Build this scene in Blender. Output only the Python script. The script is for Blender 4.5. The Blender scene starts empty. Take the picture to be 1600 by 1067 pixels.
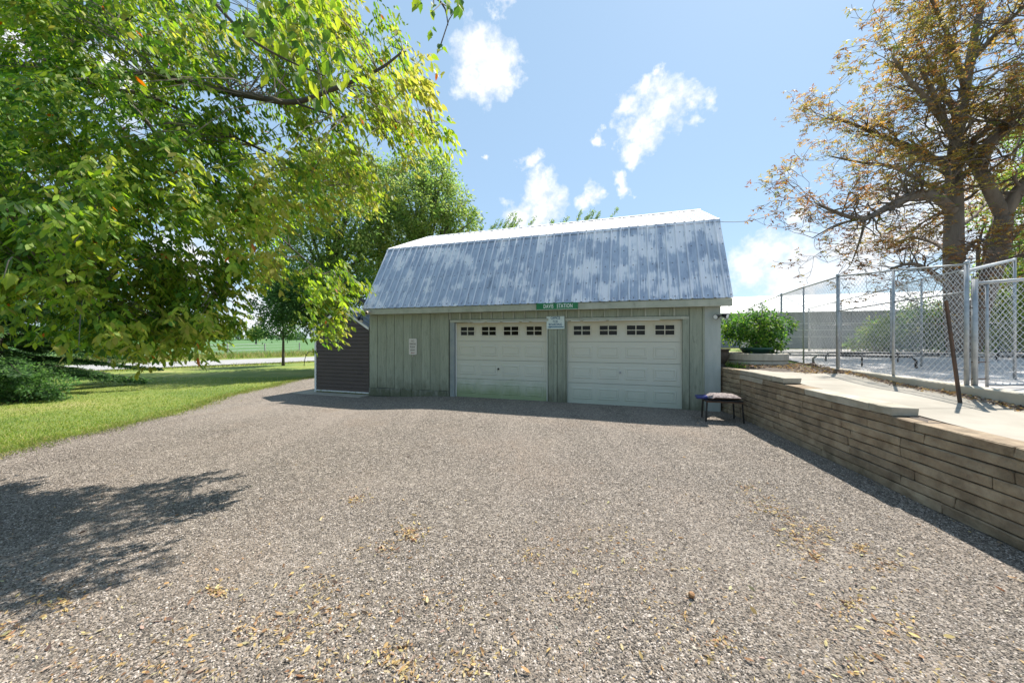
import bpy, bmesh, math, random
import numpy as np
from mathutils import Vector, Matrix, noise as mnoise

rnd = random.Random(7)
NR = np.random.RandomState(11)
SC = bpy.context.scene
COL = SC.collection
R = math.radians

# ------------------------------------------------------------------ camera
CAMZ, F, CX, CY = 1.69, 555.0, 800.0, 528.0
cam_d = bpy.data.cameras.new('camera')
cam = bpy.data.objects.new('camera', cam_d)
COL.objects.link(cam)
cam.location = (0, 0, CAMZ)
cam.rotation_euler = (R(90), 0, 0)
cam_d.sensor_width = 36.0
cam_d.lens = F / 1600 * 36
cam_d.shift_y = -(533.5 - CY) / 1600
cam_d.clip_start = 0.05
cam_d.clip_end = 3000
SC.camera = cam

def at(px, py, d):
    """world point seen at photo pixel (px,py) at depth d metres"""
    return Vector(((px - CX) / F * d, d, CAMZ + (CY - py) / F * d))

# ------------------------------------------------------------------ sky, sun
SUN = Vector((0.394, 0.386, 0.834)).normalized()
world = bpy.data.worlds.new('World')
SC.world = world
world.use_nodes = True
WN, WL = world.node_tree.nodes, world.node_tree.links
WN.clear()
wo = WN.new('ShaderNodeOutputWorld')
wb = WN.new('ShaderNodeBackground')
wb.inputs[1].default_value = 0.085
sky = WN.new('ShaderNodeTexSky')
sky.sky_type = 'NISHITA'
sky.sun_disc = False
sky.sun_elevation = math.asin(SUN.z)
sky.sun_rotation = math.atan2(SUN.x, SUN.y)
sky.air_density = 1.0
sky.dust_density = 0.4
sky.ozone_density = 1.2
tc = WN.new('ShaderNodeTexCoord')

def wmath(op, a, b=None, clamp=False):
    n = WN.new('ShaderNodeMath'); n.operation = op; n.use_clamp = clamp
    for i, v in enumerate((a, b)):
        if v is None: continue
        if isinstance(v, (int, float)): n.inputs[i].default_value = v
        else: WL.new(v, n.inputs[i])
    return n.outputs[0]

nz = WN.new('ShaderNodeTexNoise'); nz.inputs['Scale'].default_value = 9.0
nz.inputs['Detail'].default_value = 6; nz.inputs['Roughness'].default_value = 0.62
WL.new(tc.outputs['Generated'], nz.inputs['Vector'])
dist = WN.new('ShaderNodeVectorMath'); dist.operation = 'MULTIPLY_ADD'
WL.new(nz.outputs['Color'], dist.inputs[0])
dist.inputs[1].default_value = (0.16, 0.16, 0.16)
sub = WN.new('ShaderNodeVectorMath'); sub.operation = 'SUBTRACT'
WL.new(tc.outputs['Generated'], sub.inputs[0]); sub.inputs[1].default_value = (0.08, 0.08, 0.08)
WL.new(sub.outputs[0], dist.inputs[2])
blobs = [(738, 75, 38), (765, 105, 40), (735, 115, 30), (785, 120, 24), (985, 160, 24), (1010, 150, 17), (1040, 168, 32),
         (1080, 158, 22), (1020, 205, 30), (990, 232, 20), (1035, 130, 14), (945, 212, 14), (828, 250, 15), (972, 288, 14), (922, 316, 17),
         (840, 300, 26), (850, 325, 34), (815, 340, 30), (790, 5, 18), (1224, 262, 8), (1235, 348, 16), (1330, 400, 60),
         (1250, 430, 60), (1180, 415, 40), (1420, 385, 45), (1400, 300, 40), (1540, 330, 90), (1560, 190, 60), (760, 245, 8),
         (170, 120, 60), (60, 60, 50), (300, 400, 50), (420, 500, 60)]
acc = None
for px, py, r in blobs:
    c = Vector(((px - CX) / F, 1, (CY - py) / F)); L = c.length; c.normalize()
    d = WN.new('ShaderNodeVectorMath'); d.operation = 'DISTANCE'
    WL.new(dist.outputs[0], d.inputs[0]); d.inputs[1].default_value = c
    rad = r / F / L * 1.32
    v = wmath('MULTIPLY_ADD', d.outputs['Value'], -1.0 / rad)
    v.node.inputs[2].default_value = 1.0
    acc = v if acc is None else wmath('MAXIMUM', acc, v)
# scattered clouds everywhere else round the sky (low frequency, all directions)
nz3 = WN.new('ShaderNodeTexNoise'); nz3.inputs['Scale'].default_value = 2.6
nz3.inputs['Detail'].default_value = 7; nz3.inputs['Roughness'].default_value = 0.55
WL.new(tc.outputs['Generated'], nz3.inputs['Vector'])
gen = wmath('MULTIPLY_ADD', nz3.outputs['Fac'], 5.0); gen.node.inputs[2].default_value = -3.35
acc = wmath('MAXIMUM', acc, gen)
nz2 = WN.new('ShaderNodeTexNoise'); nz2.inputs['Scale'].default_value = 34.0
nz2.inputs['Detail'].default_value = 6; nz2.inputs['Roughness'].default_value = 0.6
WL.new(tc.outputs['Generated'], nz2.inputs['Vector'])
n2 = wmath('MULTIPLY_ADD', nz2.outputs['Fac'], 1.1); n2.node.inputs[2].default_value = -0.62
cl = wmath('ADD', acc, n2)
cl = wmath('MULTIPLY', cl, 1.75, True)
mx = WN.new('ShaderNodeMix'); mx.data_type = 'RGBA'
clm = wmath('MULTIPLY', cl, 0.93)
# thin high haze paling the blue, even over the whole sky
pale = WN.new('ShaderNodeMix'); pale.data_type = 'RGBA'
pale.inputs[0].default_value = 0.60
WL.new(sky.outputs[0], pale.inputs[6]); pale.inputs[7].default_value = (3.5, 5.2, 7.0, 1)
WL.new(clm, mx.inputs[0]); WL.new(pale.outputs[2], mx.inputs[6]); shd = WN.new('ShaderNodeMix'); shd.data_type = 'RGBA'
WL.new(wmath('MULTIPLY_ADD', nz2.outputs['Fac'], 2.2, True), shd.inputs[0]); shd.inputs[0].links[0].from_node.inputs[2].default_value = -.55
shd.inputs[6].default_value = (5.9, 6.3, 6.9, 1); shd.inputs[7].default_value = (8.0, 8.1, 8.2, 1)
WL.new(shd.outputs[2], mx.inputs[7])
WL.new(mx.outputs[2], wb.inputs[0]); WL.new(wb.outputs[0], wo.inputs[0])

sd = bpy.data.lights.new('sun', 'SUN'); sd.energy = 5.0; sd.angle = R(0.53); sd.color = (1, 0.955, 0.88)
sun = bpy.data.objects.new('sun', sd); COL.objects.link(sun)
sun.rotation_euler = SUN.to_track_quat('Z', 'Y').to_euler()
sun.location = (8, 8, 18)

SC.view_settings.view_transform = 'Standard'
SC.view_settings.look = 'None'
SC.view_settings.exposure = 0.86
SC.view_settings.gamma = 1
SC.view_settings.use_curve_mapping = False
SC.cycles.max_bounces = 6
SC.cycles.transparent_max_bounces = 6

# ------------------------------------------------------------------ helpers
def tag(o, label=None, cat=None, group=None, kind=None):
    if label: o['label'] = label
    if cat: o['category'] = cat
    if group: o['group'] = group
    if kind: o['kind'] = kind
    return o

def empty(name, loc=(0, 0, 0), rz=0.0, label=None, cat=None, group=None, parent=None):
    o = bpy.data.objects.new(name, None); COL.objects.link(o)
    o.location = loc; o.rotation_euler = (0, 0, rz); o.empty_display_size = 0.2
    if parent: o.parent = parent
    return tag(o, label, cat, group)

def link_mesh(name, me, m, parent=None, loc=None, rot=None):
    if m is not None and len(me.materials) == 0: me.materials.append(m)
    o = bpy.data.objects.new(name, me); COL.objects.link(o)
    if parent: o.parent = parent
    if loc is not None: o.location = loc
    if rot is not None: o.rotation_euler = rot
    return o

class MB:
    def __init__(s): s.v = []; s.f = []; s.sm = False
    def face(s, pts):
        n = len(s.v); s.v += [tuple(p) for p in pts]; s.f.append(tuple(range(n, n + len(pts))))
    def box(s, x0, x1, y0, y1, z0, z1):
        n = len(s.v)
        s.v += [(x, y, z) for z in (z0, z1) for y in (y0, y1) for x in (x0, x1)]
        for q in ((0, 2, 3, 1), (4, 5, 7, 6), (0, 1, 5, 4), (2, 6, 7, 3), (0, 4, 6, 2), (1, 3, 7, 5)):
            s.f.append(tuple(n + i for i in q))
        return s
    def cbox(s, x0, x1, y0, y1, z0, z1, b):
        """box with every edge chamfered by b"""
        bm = bmesh.new()
        bmesh.ops.create_cube(bm, size=1)
        for v in bm.verts:
            v.co = Vector(((x0 + x1) / 2 + v.co.x * (x1 - x0), (y0 + y1) / 2 + v.co.y * (y1 - y0), (z0 + z1) / 2 + v.co.z * (z1 - z0)))
        bmesh.ops.bevel(bm, geom=bm.edges[:], offset=b, segments=1, affect='EDGES')
        n = len(s.v); bm.verts.index_update()
        s.v += [tuple(v.co) for v in bm.verts]
        s.f += [tuple(n + v.index for v in f.verts) for f in bm.faces]
        bm.free(); return s
    def prism(s, pts, axis, a0, a1):
        """2D polygon extruded along axis (0,1,2) from a0 to a1"""
        n = len(s.v); k = len(pts)
        for a in (a0, a1):
            for p in pts:
                q = list(p); q.insert(axis, a); s.v.append(tuple(q))
        s.f.append(tuple(n + i for i in range(k))[::-1]); s.f.append(tuple(n + k + i for i in range(k)))
        for i in range(k):
            j = (i + 1) % k; s.f.append((n + i, n + j, n + k + j, n + k + i))
        return s
    def tube(s, pts, rads, sides=6, cap=True):
        pts = [Vector(p) for p in pts]
        if isinstance(rads, (int, float)): rads = [rads] * len(pts)
        n = len(s.v); up = Vector((0.13, 0.21, 1)).normalized(); a = None
        for i, p in enumerate(pts):
            d = (pts[min(i + 1, len(pts) - 1)] - pts[max(i - 1, 0)])
            if d.length < 1e-9: d = up
            d.normalize()
            if a is None:
                a = d.cross(up)
                if a.length < 0.05: a = d.cross(Vector((1, 0, 0)))
            a = (a - d * a.dot(d)); a.normalize(); b = d.cross(a)
            for k in range(sides):
                t = 2 * math.pi * k / sides
                s.v.append(tuple(p + (a * math.cos(t) + b * math.sin(t)) * rads[i]))
        for i in range(len(pts) - 1):
            for k in range(sides):
                k2 = (k + 1) % sides
                s.f.append((n + i * sides + k, n + i * sides + k2, n + (i + 1) * sides + k2, n + (i + 1) * sides + k))
        if cap:
            s.f.append(tuple(n + k for k in range(sides))[::-1])
            e = n + (len(pts) - 1) * sides; s.f.append(tuple(e + k for k in range(sides)))
        return s
    def lathe(s, prof, c=(0, 0, 0), seg=20):
        n = len(s.v)
        for (r, z) in prof:
            for k in range(seg):
                t = 2 * math.pi * k / seg; s.v.append((c[0] + r * math.cos(t), c[1] + r * math.sin(t), c[2] + z))
        for i in range(len(prof) - 1):
            for k in range(seg):
                k2 = (k + 1) % seg
                s.f.append((n + i * seg + k, n + i * seg + k2, n + (i + 1) * seg + k2, n + (i + 1) * seg + k))
        s.f.append(tuple(n + k for k in range(seg))[::-1])
        e = n + (len(prof) - 1) * seg; s.f.append(tuple(e + k for k in range(seg)))
        return s
    def mesh(s, name, smooth=False):
        me = bpy.data.meshes.new(name); me.from_pydata(s.v, [], s.f)
        if smooth:
            me.polygons.foreach_set('use_smooth', [True] * len(me.polygons))
        me.update(); return me
    def build(s, name, m, parent=None, loc=None, rot=None, smooth=False):
        return link_mesh(name, s.mesh(name, smooth), m, parent, loc, rot)

def np_mesh(name, V, T, col=None):
    """V (n,3), T (m,k) faces all k-sided"""
    me = bpy.data.meshes.new(name)
    V = np.asarray(V, dtype=np.float32); T = np.asarray(T, dtype=np.int32)
    me.vertices.add(len(V)); me.vertices.foreach_set('co', V.ravel())
    k = T.shape[1]
    me.loops.add(T.size); me.loops.foreach_set('vertex_index', T.ravel())
    me.polygons.add(len(T))
    me.polygons.foreach_set('loop_start', np.arange(0, T.size, k, dtype=np.int32))
    me.polygons.foreach_set('loop_total', np.full(len(T), k, dtype=np.int32))
    me.update(calc_edges=True)
    if col is not None:
        a = me.color_attributes.new('col', 'FLOAT_COLOR', 'POINT')
        c = np.ones((len(V), 4), dtype=np.float32); c[:, :3] = col
        a.data.foreach_set('color', c.ravel())
    return me

def smooth01(a, b, x):
    t = min(1, max(0, (x - a) / (b - a))); return t * t * (3 - 2 * t)

# ------------------------------------------------------------------ materials
def new_mat(name):
    m = bpy.data.materials.new(name); m.use_nodes = True
    nt = m.node_tree; b = nt.nodes['Principled BSDF']
    return m, nt, b

def nd(nt, typ, **kw):
    n = nt.nodes.new(typ)
    for k, v in kw.items():
        if k in n.inputs: n.inputs[k].default_value = v
        else: setattr(n, k, v)
    return n

def rgba(c): return (c[0], c[1], c[2], 1)

def ramp(nt, src, stops):
    r = nt.nodes.new('ShaderNodeValToRGB')
    e = r.color_ramp.elements
    while len(e) < len(stops): e.new(0.5)
    for i, (p, c) in enumerate(stops):
        e[i].position = p; e[i].color = rgba(c) if len(c) == 3 else c
    nt.links.new(src, r.inputs[0]); return r.outputs[0]

def mixc(nt, fac, a, b, mode='MIX'):
    n = nt.nodes.new('ShaderNodeMix'); n.data_type = 'RGBA'; n.blend_type = mode
    for idx, v in ((0, fac), (6, a), (7, b)):
        if isinstance(v, (int, float)): n.inputs[idx].default_value = v
        elif isinstance(v, (tuple, list)): n.inputs[idx].default_value = rgba(v)
        else: nt.links.new(v, n.inputs[idx])
    return n.outputs[2]

def mathn(nt, op, a, b=None, c=None, clamp=False):
    n = nt.nodes.new('ShaderNodeMath'); n.operation = op; n.use_clamp = clamp
    for i, v in enumerate((a, b, c)):
        if v is None: continue
        if isinstance(v, (int, float)): n.inputs[i].default_value = v
        else: nt.links.new(v, n.inputs[i])
    return n.outputs[0]

def noise_tex(nt, scale, detail=4, rough=0.6, stretch=(1, 1, 1), coord='Object', off=(0, 0, 0)):
    t = nt.nodes.new('ShaderNodeTexCoord'); mp = nt.nodes.new('ShaderNodeMapping')
    mp.inputs['Scale'].default_value = stretch; mp.inputs['Location'].default_value = off
    if coord == 'World':
        g = nt.nodes.new('ShaderNodeNewGeometry'); nt.links.new(g.outputs['Position'], mp.inputs['Vector'])
    else: nt.links.new(t.outputs[coord], mp.inputs['Vector'])
    n = nt.nodes.new('ShaderNodeTexNoise'); n.inputs['Scale'].default_value = scale
    n.inputs['Detail'].default_value = detail; n.inputs['Roughness'].default_value = rough
    nt.links.new(mp.outputs[0], n.inputs['Vector']); return n.outputs['Fac']

def bump(nt, b, src, strength=0.4, distv=0.01):
    n = nt.nodes.new('ShaderNodeBump'); n.inputs['Strength'].default_value = strength
    n.inputs['Distance'].default_value = distv; nt.links.new(src, n.inputs['Height'])
    nt.links.new(n.outputs[0], b.inputs['Normal'])

def pmat(name, c1, c2, scale=4, rough=0.75, metal=0.0, stretch=(1, 1, 1), bstr=0.3, bd=0.004, fine=60, var=0.0, coord='World', lo=0.35, hi=0.65, dirt=None):
    m, nt, b = new_mat(name)
    f = noise_tex(nt, scale, 5, 0.6, stretch, coord)
    c = ramp(nt, f, [(lo, c1), (hi, c2)])
    if dirt:
        g = noise_tex(nt, dirt[1], 6, 0.7, dirt[2] if len(dirt) > 2 else (1, 1, 1), coord, (3, 7, 1))
        c = mixc(nt, ramp(nt, g, [(dirt[3] if len(dirt) > 3 else 0.5, (0, 0, 0)), (0.78, (1, 1, 1))]), c, dirt[0])
    if var > 0:
        oi = nt.nodes.new('ShaderNodeObjectInfo')
        v = mathn(nt, 'MULTIPLY_ADD', oi.outputs['Random'], 2 * var, 1 - var)
        n = nt.nodes.new('ShaderNodeHueSaturation'); nt.links.new(c, n.inputs['Color']); nt.links.new(v, n.inputs['Value']); c = n.outputs[0]
    nt.links.new(c, b.inputs['Base Color'])
    b.inputs['Roughness'].default_value = rough; b.inputs['Metallic'].default_value = metal
    if bstr > 0: bump(nt, b, noise_tex(nt, fine, 4, 0.6, stretch, coord), bstr, bd)
    return m

M = {}
M['siding'] = pmat('green_grey_paint', (.25, .27, .205), (.325, .34, .26), 3, .75, stretch=(9, 9, .7), bstr=.35, bd=.003, fine=16, var=.09, dirt=((.14, .15, .11), 5, (3, 3, .8), .56))
M['trim'] = pmat('weathered_trim_paint', (.33, .34, .27), (.42, .42, .34), 4, .7, bstr=.2, bd=.002, dirt=((.17, .16, .12), 6, (1, 1, 1), .55))
M['jamb'] = pmat('blue_grey_trim', (.22, .25, .25), (.29, .31, .30), 4, .7, bstr=.2, bd=.002)
M['wallcore'] = pmat('dark_green_grey_board', (.10, .12, .09), (.14, .15, .12), 4, .8)
M['pale_board'] = pmat('pale_grey_panel_paint', (.34, .37, .34), (.40, .42, .39), 3, .7, bstr=.15, bd=.002, stretch=(3, 3, .6))
M['black'] = pmat('black_plastic', (.012, .012, .013), (.02, .02, .02), 8, .4, bstr=.05)
M['blackmetal'] = pmat('black_painted_metal', (.02, .02, .02), (.04, .035, .03), 12, .45, .3, bstr=.1)
M['rust'] = pmat('rusty_dark_steel', (.055, .04, .03), (.17, .085, .045), 9, .75, .3, bstr=.3, bd=.002, stretch=(1, 1, .3))
M['galv'] = pmat('galvanised_steel', (.30, .31, .32), (.42, .43, .43), 12, .5, .6, bstr=.08, bd=.001)
M['wire'] = pmat('galvanised_wire', (.50, .51, .52), (.60, .61, .62), 12, .4, .6, bstr=0)
M['white'] = pmat('white_plastic', (.70, .70, .68), (.76, .76, .74), 9, .5, bstr=.03)
M['glass'] = pmat('dark_window_glass', (.010, .009, .007), (.014, .012, .010), 5, .12, bstr=0)
M['glass'].node_tree.nodes['Principled BSDF'].inputs['Specular IOR Level'].default_value = .2
M['concrete'] = pmat('weathered_concrete', (.28, .25, .20), (.37, .33, .27), 1.3, .9, bstr=.4, bd=.004, fine=70, dirt=((.30, .26, .21), 3.1, (1, 1, 1), .55))
M['pad'] = pmat('pale_concrete_pad', (.40, .37, .345), (.50, .47, .44), .7, .9, bstr=.3, bd=.004, fine=50, dirt=((.36, .33, .30), 2, (1, 1, 1), .5))
M['curb'] = pmat('stained_concrete_curb', (.42, .37, .28), (.52, .47, .38), 2.4, .9, bstr=.4, bd=.004, fine=60, dirt=((.30, .17, .08), 2.2, (1, 1, .5), .55))
M['foundation'] = pmat('foundation_blocks', (.22, .22, .19), (.33, .32, .28), 5, .9, bstr=.5, bd=.008, fine=30, var=.12, dirt=((.10, .10, .07), 7, (1, 1, 1), .5))
M['stone'] = pmat('grey_brown_wall_stone', (.225, .160, .100), (.355, .27, .175), 6, .9, bstr=.9, bd=.014, fine=22, var=.17, dirt=((.10, .075, .042), 2.5, (1, 1, 1), .5))
M['coping'] = pmat('pale_coping_stone', (.30, .265, .20), (.40, .355, .28), 5, .9, bstr=.5, bd=.008, fine=30, var=.08, dirt=((.25, .21, .15), 5, (1, 1, 1), .55))
M['brown'] = pmat('dark_brown_vinyl', (.060, .035, .024), (.072, .044, .031), 2, .5, bstr=.08, bd=.001, var=.06)
M['timber'] = pmat('weathered_timber', (.28, .25, .22), (.40, .37, .33), 3, .85, stretch=(1, 1, 6), bstr=.4, bd=.005)
M['planter'] = pmat('tan_concrete_ring', (.42, .37, .29), (.52, .47, .38), 3, .9, bstr=.4, bd=.005, fine=40, dirt=((.28, .23, .17), 4, (1, 1, .4), .5))
M['greenpot'] = pmat('green_plastic', (.03, .09, .06), (.045, .12, .085), 5, .4, bstr=.03)
M['darkpot'] = pmat('dark_brown_urn', (.035, .025, .02), (.07, .05, .035), 8, .6, bstr=.3)
M['blue'] = pmat('blue_vinyl', (.012, .02, .13), (.02, .03, .18), 5, .35, bstr=.05)
M['cushion'] = pmat('worn_cushion_cloth', (.10, .075, .075), (.30, .25, .23), 22, .9, bstr=.5, bd=.006, fine=40, lo=.4, hi=.6)
M['barnwall'] = pmat('grey_metal_barn_wall', (.29, .30, .33), (.34, .35, .38), 1, .6, bstr=0)
M['barnroof'] = pmat('white_metal_barn_roof', (.72, .71, .70), (.80, .79, .78), .6, .5, bstr=0)
M['bark'] = pmat('grey_brown_bark', (.095, .072, .056), (.19, .15, .12), 3, .9, stretch=(1, 1, .25), bstr=.9, bd=.03, fine=9, dirt=((.10, .075, .05), 2, (1, 1, .4), .5))
M['bark_dark'] = pmat('dark_bark', (.055, .045, .035), (.10, .08, .06), 3, .9, stretch=(1, 1, .3), bstr=.7, bd=.02, fine=12)
M['twig'] = pmat('twig_bark', (.12, .10, .08), (.20, .165, .13), 3, .85, bstr=0)
M['road'] = pmat('pale_worn_asphalt', (.27, .26, .25), (.33, .32, .31), .6, .9, bstr=.2, bd=.004, fine=40)
M['mulch_dirt'] = pmat('dark_mulch_soil', (.06, .045, .035), (.14, .11, .085), 14, .95, bstr=.8, bd=.02, fine=30)

def base_grime(m, c2, h=.5):
    nt = m.node_tree; b = nt.nodes['Principled BSDF']; src = b.inputs['Base Color'].links[0].from_socket
    g = nt.nodes.new('ShaderNodeNewGeometry'); sp = nt.nodes.new('ShaderNodeSeparateXYZ'); nt.links.new(g.outputs['Position'], sp.inputs[0])
    n = noise_tex(nt, 6, 6, .7, (1, 1, .5), 'World', (1, 8, 2))
    v = mathn(nt, 'ADD', sp.outputs[2], mathn(nt, 'MULTIPLY_ADD', n, 1.3, -.65))
    f = ramp(nt, v, [(0.0, (.85, .85, .85)), (h, (0, 0, 0))])
    nt.links.new(mixc(nt, f, src, c2), b.inputs['Base Color'])
base_grime(M['siding'], (.13, .13, .085))
base_grime(M['foundation'], (.10, .11, .06), .4)

# steel roof: galvanised sheet with worn white coating
def roof_mat(name, upper=False):
    m, nt, b = new_mat(name)
    oi = nt.nodes.new('ShaderNodeTexCoord'); sx = nt.nodes.new('ShaderNodeSeparateXYZ'); nt.links.new(oi.outputs['Object'], sx.inputs[0])
    X, Z = sx.outputs[0], sx.outputs[2]
    pan = mathn(nt, 'FLOOR', mathn(nt, 'DIVIDE', mathn(nt, 'ADD', X, 9.79), .2285))
    def pn(kx, kp, kz, sc, det, ro):
        cb = nt.nodes.new('ShaderNodeCombineXYZ')
        nt.links.new(mathn(nt, 'MULTIPLY', X, kx), cb.inputs[0]); nt.links.new(mathn(nt, 'MULTIPLY', pan, kp), cb.inputs[1]); nt.links.new(mathn(nt, 'MULTIPLY', Z, kz), cb.inputs[2])
        n = nt.nodes.new('ShaderNodeTexNoise'); n.inputs['Scale'].default_value = sc; n.inputs['Detail'].default_value = det; n.inputs['Roughness'].default_value = ro
        nt.links.new(cb.outputs[0], n.inputs['Vector']); return n.outputs['Fac']
    big = pn(1.5, .22, 1.9, 1.0, 3, .5); streak = pn(30, 3.1, 1.7, 1.0, 5, .65)
    side = mathn(nt, 'MULTIPLY_ADD', X, 0.004, 0.000)     # more coating left towards the right-hand end
    patch = mathn(nt, 'ADD', mathn(nt, 'MULTIPLY', big, .62), mathn(nt, 'ADD', mathn(nt, 'MULTIPLY', streak, .42), side))
    f = ramp(nt, patch, [(.50, (0, 0, 0)), (.56, (1, 1, 1))])
    base = ramp(nt, noise_tex(nt, 2.5, 6, .65, (2.5, 1, .8), 'Object'), [(.3, (.31, .34, .42)), (.55, (.44, .47, .54)), (.75, (.56, .59, .64))])
    dark = ramp(nt, noise_tex(nt, 1.5, 6, .7, (4, 1.2, .9), 'Object', (4, 4, 4)), [(.58, (0, 0, 0)), (.70, (1, 1, 1))])
    base = mixc(nt, mathn(nt, 'MULTIPLY', dark, .7), base, (.10, .11, .14))
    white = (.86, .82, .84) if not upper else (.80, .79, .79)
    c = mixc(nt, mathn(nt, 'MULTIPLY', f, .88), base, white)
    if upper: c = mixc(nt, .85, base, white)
    # pale rib crowns: sun highlights along the ribs painted into the colour
    if not upper:
        xr = mathn(nt, 'FLOORED_MODULO', mathn(nt, 'ADD', sx.outputs[0], 9.79), .914)
        pr_ = mathn(nt, 'FLOORED_MODULO', xr, .2285)
        on = mathn(nt, 'LESS_THAN', pr_, .050)
        c = mixc(nt, mathn(nt, 'MULTIPLY', on, mathn(nt, 'MULTIPLY_ADD', streak, 1.6, -.2, True)), c, (.80, .78, .80))
        scr = mathn(nt, 'MULTIPLY', mathn(nt, 'LESS_THAN', mathn(nt, 'FLOORED_MODULO', Z, .44), .035), mathn(nt, 'LESS_THAN', mathn(nt, 'ABSOLUTE', mathn(nt, 'SUBTRACT', pr_, .125)), .016))
        c = mixc(nt, mathn(nt, 'MULTIPLY', scr, .65), c, (.12, .09, .09))
    nt.links.new(c, b.inputs['Base Color'])
    b.inputs['Roughness'].default_value = 0.6 if upper else .4
    if not upper: nt.links.new(mathn(nt, 'MULTIPLY_ADD', f, -.35, .4), b.inputs['Metallic'])
    bump(nt, b, noise_tex(nt, 2.4, 3, .5, (1, 1, 1), 'Object'), .25, .02)
    return m
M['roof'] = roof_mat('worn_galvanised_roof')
M['roof_top'] = roof_mat('sunlit_white_roof', True)  # near-white upper slope, its full sun put into the colour
M['shed_roof'] = pmat('ribbed_steel_shed_roof', (.16, .17, .20), (.24, .25, .28), 2, .35, .7, bstr=0)

# overhead door: cream steel with algae low down and dust high up
def door_mat(name, algae):
    m, nt, b = new_mat(name)
    t = nt.nodes.new('ShaderNodeTexCoord'); s = nt.nodes.new('ShaderNodeSeparateXYZ')
    g = nt.nodes.new('ShaderNodeNewGeometry'); nt.links.new(g.outputs['Position'], s.inputs[0])
    n = noise_tex(nt, 2.2, 6, .65, (1, 1, .7), 'World')
    h = mathn(nt, 'ADD', s.outputs[2], mathn(nt, 'MULTIPLY_ADD', n, .9, -.45))
    c = ramp(nt, mathn(nt, 'MULTIPLY', h, .45), [(.0, (.47, .49, .42)), (.35, (.54, .54, .46)), (.75, (.56, .53, .43)), (.95, (.50, .43, .29))])
    al = ramp(nt, h, [(.10, (1, 1, 1)), (.55, (0, 0, 0))])
    c = mixc(nt, mathn(nt, 'MULTIPLY', al, algae), c, (.20, .27, .10))
    nt.links.new(c, b.inputs['Base Color']); b.inputs['Roughness'].default_value = .55
    bump(nt, b, noise_tex(nt, 40, 3, .5, (1, 1, .2), 'World'), .08, .002)
    return m
M['door_l'] = door_mat('cream_door_steel_algae', .75)
M['door_r'] = door_mat('cream_door_steel', .12)

# gravel
def gravel_mat(name):
    m, nt, b = new_mat(name)
    g = nt.nodes.new('ShaderNodeNewGeometry')
    def vor(scale, feature='F1'):
        v = nt.nodes.new('ShaderNodeTexVoronoi'); v.inputs['Scale'].default_value = scale; v.feature = feature
        nt.links.new(g.outputs['Position'], v.inputs['Vector']); return v
    v1 = vor(78); v2 = vor(31)
    sp = nt.nodes.new('ShaderNodeSeparateColor'); nt.links.new(v1.outputs['Color'], sp.inputs[0])
    sp2 = nt.nodes.new('ShaderNodeSeparateColor'); nt.links.new(v2.outputs['Color'], sp2.inputs[0])
    f = mathn(nt, 'ADD', mathn(nt, 'MULTIPLY', sp.outputs[0], .6), mathn(nt, 'MULTIPLY', sp2.outputs[0], .4))
    c = ramp(nt, f, [(0.0, (.035, .028, .024)), (.3, (.108, .090, .072)), (.55, (.200, .167, .133)), (.8, (.30, .255, .207)), (1, (.54, .47, .41))])
    big = noise_tex(nt, .32, 5, .6, (1, 1, 1), 'World')
    c = mixc(nt, mathn(nt, 'MULTIPLY', ramp(nt, big, [(.40, (0, 0, 0)), (.66, (1, 1, 1))]), .32), c, (.27, .215, .175))
    # dusty, compacted wheel tracks running to the doors
    tr_ = noise_tex(nt, 1.0, 4, .55, (1.1, .10, 1), 'World', (3.3, 0, 0))
    c = mixc(nt, mathn(nt, 'MULTIPLY', ramp(nt, tr_, [(.50, (0, 0, 0)), (.62, (1, 1, 1))]), .38), c, (.27, .225, .185))
    br = noise_tex(nt, .8, 5, .65, (1, .7, 1), 'World', (4, 2, 0))
    c = mixc(nt, mathn(nt, 'MULTIPLY', ramp(nt, br, [(.52, (0, 0, 0)), (.75, (1, 1, 1))]), .42), c, (.22, .155, .105))
    nt.links.new(c, b.inputs['Base Color']); b.inputs['Roughness'].default_value = .92
    h = mathn(nt, 'ADD', mathn(nt, 'MULTIPLY', v1.outputs['Distance'], -1.0), mathn(nt, 'MULTIPLY', v2.outputs['Distance'], -.5))
    bump(nt, b, h, .9, .012)
    return m
M['gravel'] = gravel_mat('grey_gravel')

def pebble_mat(name):
    m, nt, b = new_mat(name)
    oi = nt.nodes.new('ShaderNodeObjectInfo')
    c = ramp(nt, oi.outputs['Random'], [(0.0, (.04, .032, .027)), (.3, (.108, .090, .072)), (.6, (.200, .167, .133)), (.85, (.33, .28, .24)), (1, (.54, .47, .41))])
    nt.links.new(c, b.inputs['Base Color']); b.inputs['Roughness'].default_value = .85
    return m
M['pebble'] = pebble_mat('loose_pebbles')

def grass_mat(name, stops, scale=.35):
    m, nt, b = new_mat(name)
    n1 = noise_tex(nt, scale, 5, .6, (1, 1, 1), 'World')
    n2 = noise_tex(nt, 26, 4, .75, (1, 1, 1), 'World')
    f = mathn(nt, 'ADD', mathn(nt, 'MULTIPLY', n1, .6), mathn(nt, 'MULTIPLY', n2, .4))
    nt.links.new(ramp(nt, f, stops), b.inputs['Base Color']); b.inputs['Roughness'].default_value = .9
    bump(nt, b, noise_tex(nt, 45, 4, .8, (1, 1, 1), 'World'), .9, .04)
    return m
M['grass'] = grass_mat('mown_grass', [(.34, (.07, .125, .02)), (.46, (.15, .21, .032)), (.55, (.24, .27, .05)), (.64, (.36, .32, .12))])
M['crop'] = grass_mat('low_green_crop', [(.3, (.045, .11, .03)), (.55, (.08, .17, .045)), (.75, (.13, .22, .07))], .05)

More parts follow.
